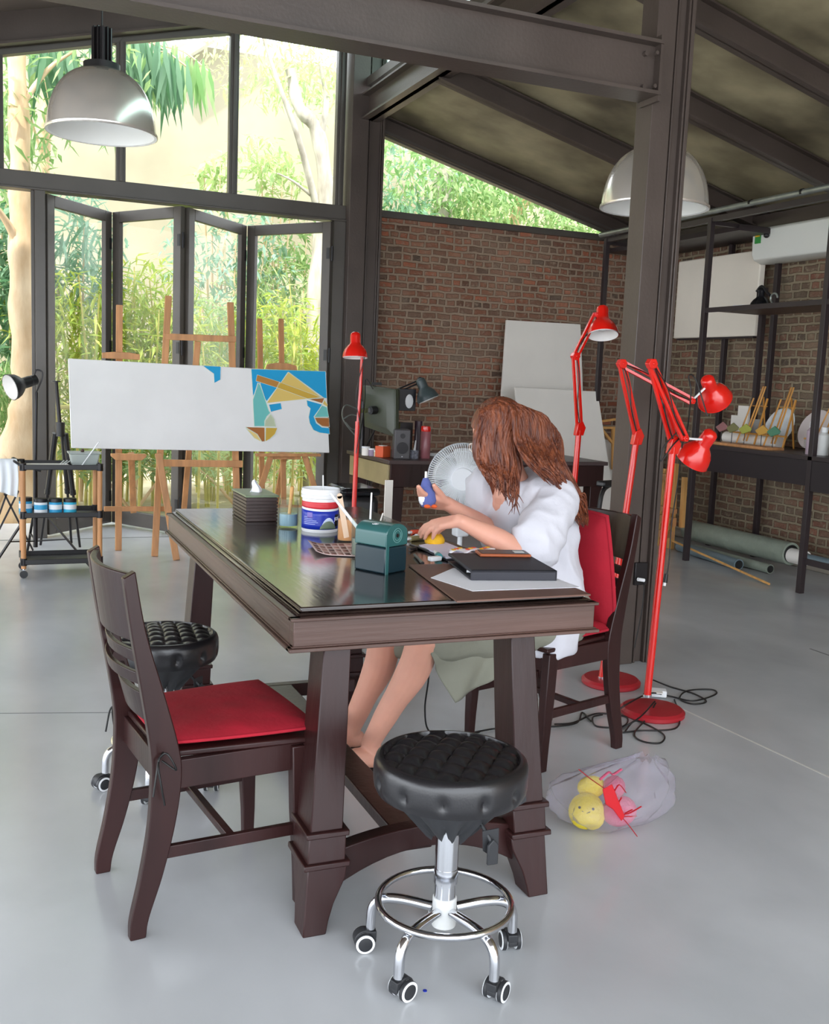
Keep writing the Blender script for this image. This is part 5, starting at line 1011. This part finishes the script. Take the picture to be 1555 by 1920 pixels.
MB().loft([[c+V((sx*.092*f_, sy*.06*f_, z)) for sx, sy in ((-1, -1), (1, -1), (1, 1), (-1, 1))] for f_, z in ((.85, 0), (1, .075))]).build('tub_body', M_tub, t, bevel=.008); MB().cbox(c+V((0, 0, .08)), (.20, .135, .01)).build('lid', M_tub, t, bevel=.003); MB().sphere(c+V((-.01, 0, .092)), .012, 8).build('lid_knob', M_woodh, t)
one('paint_brush', MB().cyl(c+V((-.02, -.06, .0)), V(U(186, 828, 'y', CY)), .004, n=8), M_white, 'white brush leaning on the plastic tub', 'brush')
one('palette', MB().cbox((CX+.15, CY+.13, .695), (.26, .2, .01), .05), mat('pale_palette', '#c9c6c0', .5, var=.2, vscale=12), 'pale paint palette lying on the top trolley shelf', 'palette', bevel=.002)
for k in range(3): one('paint_brush', MB().cyl((CX+.22+k*.015, CY+.02, .716), (CX+.30+k*.012, CY-.0+.0, .722) if False else (CX+.25+k*.02, CY+.16, .724), .0035, n=7), M_white, ('left', 'middle', 'right')[k]+'most of the three white brushes lying between palette and tub', 'brush')
# ------------------------------------------------------------------ reflector lamp and tripod
Yl = 7.1; t = thing('studio_lamp', 'black reflector lamp on a light stand at the left edge', 'lamp', (U(68, 900, 'y', Yl).x, Yl, 0)); tp = Y3(68, 735, Yl); gx = tp.x
MB().cyl(tp, (gx-.01, Yl, .62), .011, n=10).build('stand_tube', M_blackm, t); MB().cyl((gx-.01, Yl, .64), (gx-.012, Yl, .12), .015, n=10).build('stand_tube', M_blackm, t)
for a in (-.4, 1.7, 3.8): MB().bar((gx-.01, Yl, .42), (gx-.01+.36*cos(a), Yl+.36*sin(a), .005), .016, .010).build('leg', M_blackm, t); MB().bar((gx-.01, Yl, .16), (gx-.01+.2*cos(a), Yl+.2*sin(a), .18), .01, .008).build('brace', M_blackm, t)
MB().cyl((gx-.01, Yl-.02, .64), (gx-.01+.035, Yl-.035, .63), .007, n=8).build('clamp_knob', M_black, t)
hd = V((-.80, -.42, -.28)).normalized(); hp = Y3(62, 713, Yl-.02); shade(t, hp, hd, .165, .085, 30, M_black, .036)
MB().cyl(hp-hd*.02, hp+hd*.02, .034, n=14).build('socket_housing', M_black, t); MB().tube(cr([hp-hd*.01+V((0, 0, .03)), hp+V((.02, 0, .065)), hp+V((.055, 0, .055)), hp+V((.05, 0, .0)), tp], 5), .006, 6).build('yoke', M_blackm, t)
Yt = 7.62; t = thing('tripod', 'black camera tripod standing between trolley and canvas', 'tripod', (U(110, 900, 'y', Yt).x, Yt, 0)); a = Y3(105, 716, Yt); b = Y3(113, 805, Yt)
MB().cyl(a, b, .014, n=10).build('centre_column', M_blackm, t); MB().cyl(a, a+V((0, 0, .008)), .03, n=14).build('head_plate', M_black, t); MB().cyl(b+V((0, 0, .05)), b-V((0, 0, .05)), .032, n=10).build('shoulder', M_black, t)
for (px, py, m_) in ((76, 1022, 0), (134, 1018, 1), (150, 1026, 2)):
    f_ = G(px, py); s0 = b+(f_-b).normalized()*.03+V(((px-113)*.0008, 0, 0)); md_ = s0.lerp(f_, .5); MB().tube([s0, md_], [.022, .018], 8).build('leg', M_black, t); MB().cyl(md_, f_, .010, .009, 8).build('leg_extension', M_blackm, t); MB().cyl(md_.lerp(f_, -.02), md_.lerp(f_, .06), .022, n=8).build('leg_clamp', M_black, t); MB().bar(b.lerp(V((b.x, b.y, .3)), .95), md_.lerp(f_, .15), .008, .008).build('spreader', M_black, t)
t = thing('folding_stand', 'crossed dark metal legs of a folding stand behind the trolley', 'stand', (.05, 7.0, 0)); 
for p_, q_ in (((-5, 1000), (35, 920)), ((8, 925), (62, 1032)), ((-30, 1045), (20, 905))): MB().bar(Y3(*p_, 7.3), Y3(*q_, 7.3), .014, .012).build('leg', M_blackm, t)
# ------------------------------------------------------------------ back desk with monitor and bits
DX, DY, DZ = 2.57, 6.55, .765; t = thing('back_desk', 'dark wooden desk with drawer front standing by the far steel column', 'desk', (3.4, 6.9, 0))
MB().box((DX-.015, DY-.015, DZ-.028), (4.35, 7.45, DZ)).build('desk_top', mat('desk_top_dark', '#4a3b3a', .35), t, bevel=.004)
MB().box((DX+.01, DY+.01, DZ-.19), (4.33, 7.43, DZ-.028)).build('apron', M_wood, t, bevel=.002)
MB().box((DX-.004, DY+.03, DZ-.185), (DX+.012, 7.40, DZ-.035)).build('drawer_front', mat('pale_drawer_front', '#a1916a', .45, var=.1), t, bevel=.003)
for x, y in ((DX+.01, DY+.01), (4.22, DY+.01), (DX+.01, 7.33), (4.22, 7.33)): MB().loft([[V((x, y, z)), V((x+w_, y, z)), V((x+w_, y+w_, z)), V((x, y+w_, z))] for z, w_ in ((DZ-.19, .105), (0, .08))]).build('leg', M_wood, t, bevel=.004)
M_mon = mat('monitor_grey_green', '#3f4436', .35, var=.1); t = thing('monitor', 'large monitor seen from behind on a desk arm', 'monitor', (2.6, 6.9, DZ))
q1, q2, q3, q4 = Y3(681, 722, 7.05), Y3(741, 730, 6.72), Y3(742, 821, 6.72), Y3(683, 800, 7.05)
nM = (q2-q1).cross(q4-q1).normalized(); nM = nM if nM.x > 0 else -nM
MB().loft([[q1, q2, q3, q4], [p+nM*.035 for p in (q1, q2, q3, q4)]]).build('back_panel', M_mon, t, bevel=.006)
cM = (q1+q2+q3+q4)/4; ins = [p.lerp(cM, .35)-nM*.0 for p in (q1, q2, q3, q4)]; MB().loft([[p.lerp(cM, .02) for p in (q1, q2, q3, q4)], [p-nM*.03 for p in ins]]).build('back_bulge', M_mon, t, bevel=.004)
MB().loft([[p.lerp(cM, .03)+nM*.036 for p in (q1, q2, q3, q4)], [p.lerp(cM, .03)+nM*.038 for p in (q1, q2, q3, q4)]]).build('screen', M_blackm, t)
cA = cM-nM*.035; MB().cyl(cA, cA-nM*.05, .03, n=12).build('mount', M_black, t); MB().bar(cA-nM*.05, V((DX+.02, 7.2, cA.z-.02)), .03, .03).build('support_arm', M_blackm, t); MB().cyl((DX+.02, 7.2, DZ), (DX+.02, 7.2, cA.z+.05), .018, n=12).build('support_pole', M_blackm, t)
MB().tube(cr([cA-nM*.03+V((0, 0, .15)), cA-nM*.08+V((0, .05, .22)), cA-nM*.06+V((0, .1, .05)), V((DX, 7.2, DZ+.1))], 6), .004, 6).build('cable', M_cable, t)
MB().box(tuple(Y3(703, 722, 6.95)-V((.03, .01, .0))), tuple(Y3(703, 722, 6.95)+V((.05, .02, .02)))).build('webcam', M_black, t)
t = thing('desk_lamp', 'grey-green desk lamp with silver-lined shade arching over the back desk', 'lamp', (2.72, 7.2, DZ)); Yk = 6.9
a = V((2.62, 7.25, DZ)); b = Y3(741, 732, 7.0); c = Y3(788, 712, Yk); MB().cyl(a, b, .008, n=8).build('lower_arm', M_blackm, t)
for s_ in (0, .022): MB().cyl(b-V((0, 0, s_)), c-V((0, 0, s_)), .006, n=8).build('upper_arm', M_blackm, t)
MB().sphere(c, .022, 8).build('joint', M_black, t); shade(t, Y3(787, 709, Yk), V((.30, -.18, -.75)), .17, .083, 30, mat('grey_green_enamel', '#3f4a4c', .35), .036)
def dp_(px, Y): return V((U(px, 850, 'y', Y).x, Y, DZ))
c = dp_(752, 6.7); t = thing('speaker', 'grey bookshelf speaker on the near corner of the back desk', 'speaker', c); M_spk = mat('speaker_grey', '#4d4a4c', .5)
MB().cbox(c+V((0, 0, .105)), (.115, .13, .21), -.25).build('cabinet', M_spk, t, bevel=.008); nn = V((-sin(.25), -cos(.25), 0)); MB().cyl(c+nn*.066+V((0, 0, .08)), c+nn*.072+V((0, 0, .08)), .042, n=24).build('woofer', M_blackm, t); MB().cyl(c+nn*.066+V((0, 0, .165)), c+nn*.072+V((0, 0, .165)), .018, n=18).build('tweeter', M_blackm, t); text_obj('logo', 'M', .012, frame(c+nn*.067+V((0, 0, .018)), V((cos(.25), -sin(.25), 0)), V((0, 0, 1)), nn), M_paper, t)
c = dp_(797, 6.75); t = thing('water_bottle', 'pink bottle with red lid on the back desk', 'bottle', c); MB().lathe([(.001, 0), (.036, 0), (.038, .005), (.038, .19), (.03, .2), (.001, .2)], c, 24).build('bottle_body', mat('pink_bottle', '#a5656c', .25, alpha=.85), t); MB().lathe([(.001, .195), (.036, .195), (.038, .21), (.034, .232), (.001, .238)], c, 20).build('lid', M_red, t)
c = dp_(718, 6.82); t = thing('orange_box', 'small orange and red box left of the speaker', 'box', c); MB().cbox(c+V((0, 0, .04)), (.085, .075, .08), .5).build('carton', mat('orange_carton', '#d9582c', .5), t, bevel=.002); MB().cbox(c+V((0, 0, .082)), (.05, .04, .004), .5).build('flap', M_offw, t)
for k, (px, lb, m_) in enumerate(((686, 'small white tub at the left end of the back desk', M_offw), (698, 'small mauve tub beside the orange box', mat('mauve_tub', '#8d7a93', .4)), (707, 'small cream tin in front of the orange box', mat('cream_tin', '#d6c8a4', .5)))):
    c = dp_(px, 6.95-.05*k); t = thing('paint_tub', lb, 'tub', c); MB().cyl(c, c+V((0, 0, .055-.01*k)), .03-.004*k, n=18).build('tub_body', m_, t, bevel=.002); MB().cyl(c+V((0, 0, .055-.01*k)), c+V((0, 0, .066-.01*k)), .031-.004*k, n=18).build('lid', M_white, t, bevel=.002)
c = dp_(776, 6.72); t = thing('marble_cup', 'speckled grey cup in front of the pink bottle', 'cup', c); MB().lathe([(.001, 0), (.034, 0), (.038, .06), (.035, .06), (.03, .004), (.001, .004)], c, 20).build('cup_body', mat('speckled', '#7e808c', .4, var=.5, vscale=60), t); MB().tube([c+V((0, 0, .01)), c+V((.012, 0, .13))], [.012, .004], 8).build('white_tool', M_white, t)
c = dp_(757, 6.98); t = thing('picture_box', 'black box with white smudged pattern behind the speaker', 'box', c); z_ = U(757, 792, 'y', 6.98).z-DZ; MB().cbox(c+V((.0, 0, z_/2)), (.10, .08, z_)).build('black_stand', M_blackm, t); z1 = U(757, 757, 'y', 6.98).z-DZ; MB().cbox(c+V((0, 0, z1+.03)), (.13, .08, .16)).build('case', mat('ink_black', '#17171f', .4), t, bevel=.003); MB().sphere(c+V((.012, -.042, z1+.02)), .04, 8, (.8, .12, 1.3)).build('white_shape', M_white, t)
c = dp_(783, 6.95); t = thing('dark_vase', 'tall dark reddish vase behind the speaker', 'vase', c); MB().lathe([(.001, 0), (.03, 0), (.028, .2), (.03, .26), (.001, .26)], c, 16).build('vase_body', mat('dark_plum', '#3a2430', .3), t)
one('paper_pile', MB().cbox(dp_(855, 6.9)+V((0, 0, .01)), (.35, .22, .02), .1), M_paper, 'flat stack of papers on the back desk behind the fan', 'paper', bevel=.002)
t = thing('wall_basket', 'bent wire rack fixed on the far steel column', 'rack', Y3(650, 790, 7.95)); W3 = lambda x, y: Y3(x, y, 7.9)
for pts in ([(673, 768), (648, 760), (643, 785), (668, 818), (676, 822)], [(645, 785), (658, 778), (674, 780)], [(648, 792), (660, 804), (676, 806)]): MB().tube(cr([W3(*p) for p in pts], 5), .006, 6).build('wire', M_alu, t)
t = thing('black_case', 'rounded glossy black case beside the foot of the slim red lamp', 'case', (1.98, 5.95, 0)); a = Y3(632, 930, 5.95); b = Y3(703, 930, 5.95); zt_ = Y3(668, 912, 5.95).z
M_gl = mat('gloss_black', '#121318', .12); MB().box((a.x, 5.85, .0), (b.x, 6.15, zt_-.05)).build('case_body', M_black, t, bevel=.04); MB().box((a.x, 5.83, zt_-.05), (b.x, 6.17, zt_)).build('case_lid', M_gl, t, bevel=.025)
a_ = thing('white_measuring_board', 'narrow white board standing upright behind the far edge of the worktable', 'board', (1.60, 4.2, 0)); q_ = Y3(729, 900, 4.2); MB().box((q_.x-.018, 4.19, 0), (q_.x+.018, 4.2, q_.z)).build('strip', M_offw, a_)
# ------------------------------------------------------------------ fan
fc = Y3(868, 897, 5.6); Rf = (Y3(927, 897, 5.6)-fc).length; t = thing('standing_fan', 'white standing fan behind the seated person', 'fan', (fc.x, fc.y+.12, 0)); fa = (CAM-fc); fa.z = 0; fa = fa.normalized(); fsx = V((-fa.y, fa.x, 0)); M_fw = mat('fan_white', '#e8ebef', .4)
def fp(r, a, o): return fc+fsx*r*cos(a)+V((0, 0, 1))*r*sin(a)+fa*o
for nm, sg in (('front_grille', 1), ('rear_grille', -1)):
    mb = MB()
    for k in range(96):
        a = 2*pi*k/96; mb.tube([fp(Rf*.30, a, .075*sg), fp(Rf*.62, a+.05*sg, .068*sg), fp(Rf*.9, a+.1*sg, .04*sg), fp(Rf*.99, a+.12*sg, .0)], .0026, 4)
    for r, o_ in ((.99, 0), (.78, .055*sg), (.3, .075*sg)): mb.tube([fp(Rf*r, 2*pi*k/60, o_) for k in range(61)], .0055 if r > .9 else .0022, 6)
    mb.build(nm, M_fw, t, smooth=60)
MB().cyl(fp(0, 0, .07), fp(0, 0, .085), Rf*.34, Rf*.32, 40).build('badge', M_fw, t, bevel=.003)
for k in range(5):
    a0 = 2*pi*k/5; MB().grid(lambda u, v: fp(Rf*(.18+.68*u), a0+(.95*v-.2)*(1-.1*u), .03*(v-.5)), 8, 8).build('blade', M_greyp, t, smooth=80, solid=.002)
MB().cyl(fp(0, 0, -.05), fp(0, 0, -.2), .07, .05, 24).build('motor', M_fw, t, bevel=.01); pb = fp(0, 0, -.13); MB().cyl((pb.x, pb.y, .03), (pb.x, pb.y, pb.z), .016, n=14).build('pole', M_fw, t); MB().box((pb.x-.045, pb.y-.04, .36), (pb.x+.045, pb.y+.04, .56)).build('control_box', M_fw, t, bevel=.012); MB().lathe([(.001, 0), (.2, 0), (.2, .02), (.06, .05), (.001, .05)], (pb.x, pb.y, 0), 40).build('base', M_fw, t)
# ------------------------------------------------------------------ office chair
t = thing('office_chair', 'black office chair with loop armrests behind the seated person', 'chair', (3.12, 5.0, 0), radians(200)); k = dict(world=False)
MB().box((-.22, -.23, .50), (.24, .23, .57)).build('seat', M_black, t, bevel=.03, **k); MB().cyl((0, 0, .12), (0, 0, .5), .025).build('column', M_blackm, t, **k)
for s_ in (-1, 1): MB().tube(cr([(.12, .25*s_, .53), (.16, .29*s_, .66), (.12, .29*s_, .78), (-.05, .29*s_, .80), (-.16, .27*s_, .70)], 5), .013, 8).build('armrest', M_black, t, **k); MB().box((-.08, .26*s_-.03+.02*s_, .79), (.15, .26*s_+.03+.02*s_, .82)).build('arm_pad', M_black, t, bevel=.008, **k)
for kk in range(5): a = 2*pi*kk/5; MB().bar((0, 0, .11), (.28*cos(a), .28*sin(a), .07), .04, .03, .025, .02).build('star_leg', M_blackm, t, **k); MB().cyl((.28*cos(a)-.01, .28*sin(a)-.01, .03), (.28*cos(a)+.01, .28*sin(a)+.01, .03), .03, n=14).build('caster', M_rubber, t, **k)
# ------------------------------------------------------------------ boards leaning on the brick wall
def board(label, pts, th=.02, nm='white_board', m_=M_offw):
    P_ = [V(p) for p in pts]; n_ = (P_[1]-P_[0]).cross(P_[3]-P_[0]).normalized(); n_ = n_ if n_.y > 0 else -n_
    t = thing(nm, label, 'board', (P_[3]+P_[2])/2); MB().loft([P_, [p+n_*th for p in P_]]).build('panel', m_, t, bevel=.002); return t
board('tall off-white board leaning on the brick wall, rear one', [Y3(950, 600, 8.18), Y3(1089, 608, 8.18), (5.12, 7.95, 0), (4.12, 7.95, 0)])
board('lower off-white board leaning in front of the tall one', [Y3(966, 726, 7.85), Y3(1121, 734, 7.85), (5.20, 7.55, 0), (4.25, 7.55, 0)])
board('narrow pale panel leaning behind the lower white board on its right', [Y3(1105, 820, 8.05), Y3(1152, 826, 8.05), (5.55, 7.8, 0), (5.25, 7.8, 0)])
t = thing('stretcher_frame', 'bare wooden stretcher frame beside the white boards', 'frame', (5.42, 7.9, 0)); 
for p_, q_ in (((1124, 802), (1153, 802)), ((1126, 802), (1148, 830)), ((1150, 802), (1150, 880)), ((1126, 790), (1154, 786))): MB().bar(Y3(*p_, 7.9), Y3(*q_, 7.9), .03, .02).build('slat', M_lightw, t)
# ------------------------------------------------------------------ rack with long worktop along the side wall
RX = 5.06; t = thing('storage_rack', 'dark steel rack with drafting worktop along the brick side wall', 'rack', (5.4, 5.9, 0)); s = .02
for y in (7.85, 6.43, 5.2, 3.9): MB().box((RX-s, y-s, 0), (RX+s, y+s, 2.63)).build('post', M_rack, t, bevel=.002)
for y in (8.22, 7.05, 6.48, 5.2, 3.9): MB().box((5.78-s, y-s, 0), (5.78+s, y+s, 2.60)).build('rear_post', M_rack, t, bevel=.002)
for y in (7.85, 6.43, 5.2): MB().box((RX, y-.015, 2.58), (5.78, y+.015, 2.61)).build('top_tie', M_rack, t)
MB().box((RX-.01, 3.8, 2.60), (RX+.03, 7.87, 2.64)).build('top_rail', M_rack, t)
MB().box((5.3, 6.4, 2.56), (5.80, 8.2, 2.60)).build('loft_board', M_rack, t); MB().box((5.0, 3.8, 2.66), (5.8, 7.0, 2.70)).build('loft_board', M_rack, t) if False else None
MB().box((RX-.02, 3.8, .90), (5.76, 6.47, .93)).build('worktop', M_rack, t, bevel=.003); MB().box((RX-.015, 3.8, .73), (RX+.005, 6.45, .90)).build('front_apron', mat('apron_black_brown', '#241c20', .45), t)
MB().box((RX-.03, 3.8, .70), (RX-.016, 5.16, .90)).build('front_drawer', mat('apron_black_brown', '#241c20', .45), t)
MB().box((RX-.01, 3.8, 1.94), (5.62, 6.43, 1.955)).build('shelf', mat('shelf_brown', '#5c463c', .5), t); MB().box((RX-.015, 3.8, 1.925), (RX, 6.43, 1.96)).build('shelf_edge', M_rack, t); MB().box((RX, 3.9, .2), (RX+.02, 5.2, .24)).build('foot_rail', M_rack, t)
for x in (5.60,): MB().box((x-s, 6.41-s, .93), (x+s, 6.41+s, 2.15)).build('shelf_post', M_rack, t)
t = thing('steel_pipe', 'galvanised pipe running along the top of the rack', 'pipe', (5.02, 6, 2.66)); MB().cyl((5.02, 3.6, 2.675), (5.02, 7.9, 2.665), .021, n=18).build('tube', M_alu, t)
for y in (5.95, 5.45): MB().cyl((5.02, y, 2.6735), (5.02, y+.02, 2.6735), .023, n=18).build('clip', M_blackm, t)
struct('trim_%d' % n, MB().box((5.70, -1.6, 2.60), (5.85, 8.25, 2.74)), M_steel, 'eave beam along the side wall'); n += 1
# AC
t = thing('air_conditioner', 'white split air conditioner mounted on the brick side wall', 'air conditioner', (5.74, 6.1, 2.37)); M_ac = mat('ac_white', '#e6e8e2', .25)
pr_ = [(5.84, 2.36), (5.70, 2.35), (5.63, 2.375), (5.605, 2.42), (5.60, 2.60), (5.625, 2.622), (5.84, 2.625)]
MB().prism(pr_, lambda u, v, tt: V((u, tt, v)), 5.62, 6.60).build('housing', M_ac, t, bevel=.008); MB().box((5.625, 5.64, 2.40), (5.64, 6.58, 2.404)).build('louvre', M_greyp, t)
MB().box((5.592, 6.50, 2.50), (5.602, 6.56, 2.57)).build('energy_sticker', mat('green_sticker', '#3c9a4a', .5), t); MB().box((5.590, 6.505, 2.55), (5.593, 6.555, 2.562)).build('sticker_strip', M_yel, t)
MB().tube([V((5.585, 6.42, 2.60)), V((5.585, 6.42, 2.57))], .004, 6).sphere(V((5.582, 6.42, 2.55)), .022, 7).build('cable_knot', M_black, t)
t = thing('wrapped_canvas', 'large blank cream canvas hung on the brick side wall', 'canvas', (5.72, 7.0, 1.8)); M_cream = mat('cream_canvas', '#ece3d5', .8, var=.03, vscale=2)
MB().box((5.70, 6.60, 1.79), (5.76, 7.66, 2.47)).build('canvas_face', M_cream, t, bevel=.01); MB().box((5.715, 6.63, 1.775), (5.75, 7.63, 1.79)).build('bottom_batten', M_rack, t)
# black lamp on the shelf
c = V((5.3, 6.10, 1.955)); t = thing('clamp_lamp', 'black clamp lamp lying face down on the shelf', 'lamp', c); shade(t, c+V((0, .0, .155)), (0.05, 0, -1), .15, .085, 30, M_gl, .033); MB().tube(cr([c+V((.0, .05, .13)), c+V((0, .0, .165)), c+V((0, -.06, .12)), c+V((.0, -.10, .09))], 4), .01, 8).build('knuckle', M_black, t)
MB().tube([c+V((0, -.14+.035*cos(a), .07+.035*sin(a))) for a in [i*pi/8 for i in range(-3, 9)]], .007, 7).build('spring_clamp', M_alu, t)
one('paper_pile', MB().cbox((5.4, 6.32, 1.975), (.25, .12, .035)), M_paper, 'low white pack lying on the shelf left of the black lamp', 'paper', bevel=.003)
# small display easels and plates on the worktop
M_hon = mat('honey_wood', '#c98e3f', .5, var=.15, vscale=10)
WT = .93
def small_easel(y, label, x=5.28, lean=.0, sc=1.18):
    t = thing('display_easel', label, 'easel', (x, y, WT), 0, 'small tabletop display easels'); h = .36*sc; top = V((x+.10, y-.02+lean, WT+h+.03))
    for s_ in (-1, 1):
        MB().bar((x, y+.10*s_, WT+.006), (x+.09, y+.075*s_+lean, WT+h*.86), .012, .010).build('front_leg', M_hon, t); MB().bar((x+.0, y+.016*s_, WT+.04), (top.x, top.y+.012*s_, top.z), .012, .010).build('mast', M_hon, t)
    MB().bar((x+.09, y+.08+lean, WT+h*.72), (x+.09, y-.08+lean, WT+h*.72), .006, .006).build('tie_bar', M_hon, t); MB().bar((x-.01, y+.14, WT+.10), (x-.01, y-.14, WT+.10), .02, .012).build('ledge', M_hon, t); MB().bar((x+.2, y, WT+.006), (top.x, top.y, top.z-.08), .01, .01).build('rear_leg', M_hon, t)
small_easel(6.12, 'small wooden display easel at the left end of the long worktop', lean=-.03); small_easel(5.82, 'small wooden display easel in front of the two plates', lean=-.02); small_easel(5.38, 'small wooden display easel partly behind the near rack post', x=5.3, lean=-.06)
for (y, m_, lb) in ((6.02, mat('plate_white_blue', '#dfe6ea', .3, var=.12, vscale=14), 'white plate with bluish brushwork leaning behind the easels'), (5.66, mat('plate_pinkish', '#d9cfcc', .4), 'pale pinkish round board leaning on the wall side')):
    c = V((5.52, y, WT+.155)); t = thing('plate', lb, 'plate', (5.52, y, WT)); q = V((-.93, 0, .35)).to_track_quat('Z', 'Y').to_matrix().to_4x4(); MB().lathe([(.001, 0), (.09, .0), (.145, .012), (.15, .016), (.145, .02), (.09, .008), (.001, .008)], c, 40, q).build('dish', m_, t, smooth=50)
for k, (y, c_, lb) in enumerate(((6.28, '#9a6a6a', 'dusty-pink'), (6.16, '#7d7a50', 'brownish'), (6.02, '#a8ac4e', 'lime-green'), (5.84, '#c99a45', 'ochre'), (5.72, '#4e8468', 'dark green'))):
    x = 5.18; t = thing('leaf_ornament', lb+' leaf-shaped ornament on a wire stand on the worktop', 'ornament', (x, y, WT)); z = WT+.13; mt_ = mat('leaf_'+lb.replace('-', '_').replace(' ', '_'), c_, .5)
    MB().loft([[V((x, y+.07, z)), V((x, y+.02, z-.035)), V((x, y-.06, z-.01)), V((x, y-.07, z+.012)), V((x, y-.01, z+.045))], [V((x+.012, y+.07, z)), V((x+.012, y+.02, z-.035)), V((x+.012, y-.06, z-.01)), V((x+.012, y-.07, z+.012)), V((x+.012, y-.01, z+.045))]]).build('leaf', mt_, t, bevel=.004); MB().cyl((x+.006, y, WT), (x+.006, y, z-.02), .003, n=6).build('wire', M_blackm, t)
one('wooden_tray', MB().box((5.12, 5.7, WT), (5.28, 6.4, WT+.02)), M_easel, 'long flat wooden tray along the front of the worktop', 'tray', bevel=.002)
one('paper_roll', MB().cyl((5.35, 6.42, WT+.05), (5.37, 5.85, WT+.045), .045, n=20), M_offw, 'cream paper roll lying behind the leaf ornaments', 'paper roll')
for k, (y, h, m_, lb) in enumerate(((5.38, .2, mat('pink_bottle_clear', '#c9b3c2', .2, alpha=.7), 'clear pinkish spray bottle beside the near rack post'), (5.30, .17, M_greyp, 'pale grey squeeze bottle touching the near rack post'), (5.46, .12, M_jar, 'small clear bottle left of the spray bottle'))):
    c = V((5.22+.03*k, y, WT)); t = thing('bottle', lb, 'bottle', c); MB().lathe([(.001, 0), (.038, 0), (.038, h*.8), (.02, h*.9), (.015, h), (.001, h)], c, 20).build('bottle_body', m_, t); MB().lathe([(.001, h*.92), (.022, h*.92), (.022, h*1.12), (.001, h*1.14)], c, 16).build('cap', M_white, t)
c = V((5.35, 5.02, WT)); t = thing('printer', 'cream and grey small printer right of the near rack post', 'printer', c); MB().cbox(c+V((0, 0, .17)), (.3, .26, .16)).build('printer_body', mat('printer_cream', '#d7d8c8', .4), t, bevel=.012); MB().cbox(c+V((-.152, 0, .15)), (.006, .16, .03)).build('paper_slot', M_blackm, t); MB().cbox(c+V((0, 0, .262)), (.26, .22, .02)).build('lid', M_white, t, bevel=.005)
c = V((5.35, 5.02, WT)); one('drawer_box', MB().cbox(c+V((0, 0, .045)), (.3, .28, .088)), mat('box_grey_cream', '#bdbca8', .5), 'pale drawer box carrying the small printer', 'box', bevel=.004)
one('blue_cloth', MB().sphere((5.13, 4.98, WT+.035), .06, 8, (.8, 1.2, .58)), mat('sky_blue_plastic', '#2f8fd6', .5), 'bright blue bundle at the front of the worktop', 'cloth')
for k, (y, z, w_, h_, lb) in enumerate(((6.40, .93, .12, .30, 'upright white panel behind the red lamp arms'), (6.52, .93, .1, .22, 'white tall carton beside the rack post'), (6.34, .93, .16, .2, 'grey flat panel standing behind the upper red lamp head'))):
    t = thing('panel', lb, 'panel', (5.5, y, WT)); MB().box((5.48+.03*k, y-w_/2, WT), (5.50+.03*k, y+w_/2, z+h_)).build('sheet', M_offw if k < 2 else mat('grey_card', '#a5a3a0', .7), t)
# ------------------------------------------------------------------ rolls and pipes on the floor under the rack
def roll(label, a, b, r, m_, nm='plastic_roll', hole=True, cat='roll'):
    a, b = V(a), V(b); t = thing(nm, label, cat, (a+b)/2); MB().cyl(a, b, r, n=24).build('roll_body', m_, t, smooth=50)
    if hole: d = (b-a).normalized(); MB().cyl(b-d*.001, b+d*.002, r*.8, n=20).build('bore', M_cable, t)
M_film = mat('grey_green_film', '#8d9688', .3, bump=.5, bscale=14, var=.1); M_pipeg = mat('grey_pipe', '#6e7f86', .35)
roll('thick roll of greyish plastic film on the floor under the worktop', (5.48, 6.95, .16), (5.48, 5.75, .16), .085, M_film)
roll('pale inner core sticking out of the thick film roll', (5.48, 5.76, .15), (5.48, 5.60, .15), .055, M_offw, 'roll_core')
roll('blue-grey pipe pointing towards the camera beyond the film roll', (5.48, 5.62, .15), (5.50, 5.22, .15), .04, M_pipeg, 'plastic_pipe', cat='pipe')
roll('dark blue-grey pipe lying nearest the room under the worktop', (5.28, 6.8, .045), (5.20, 5.98, .045), .042, M_pipeg, 'plastic_pipe', cat='pipe')
roll('short green-grey pipe between the film roll and the front pipe', (5.36, 6.7, .04), (5.34, 5.80, .04), .035, M_film, 'plastic_pipe', cat='pipe')
one('wooden_rod', MB().cyl((5.12, 6.75, .12), (5.02, 5.45, .012), .009, n=8), M_lightw, 'thin pale wooden rod lying on the floor under the worktop', 'rod')
t = thing('wood_scraps', 'stack of wooden frames and offcuts in the far corner under the rack', 'frames', (5.35, 7.0, 0))
for k, (a, b, w_) in enumerate((((5.3, 6.95, .0), (5.3, 6.97, .72), .06), ((5.3, 7.12, .0), (5.33, 7.14, .66), .05), ((5.3, 7.28, .0), (5.3, 7.3, .7), .05), ((5.25, 7.4, .24), (5.25, 6.85, .24), .07), ((5.22, 7.5, .34), (5.25, 6.85, .33), .04), ((5.25, 7.5, .6), (5.25, 7.0, .60), .05), ((5.2, 7.5, .1), (5.2, 6.8, .14), .06), ((5.1, 6.78, .08), (5.3, 7.0, .36), .035), ((5.3, 6.82, .2), (5.3, 6.83, .62), .04))): MB().bar(a, b, w_, .03, up=(1, 0, 0)).build('slat', M_lightw if k in (0, 1, 7, 8) else M_easel, t)
one('blue_specks', MB().cyl((U(797, 1858, 'z', 0).x, U(797, 1858, 'z', 0).y, 0), (U(797, 1858, 'z', 0).x, U(797, 1858, 'z', 0).y, .0015), .005, n=8), M_bblue, 'tiny blue paint speck on the floor in front of the near stool', 'paint speck')
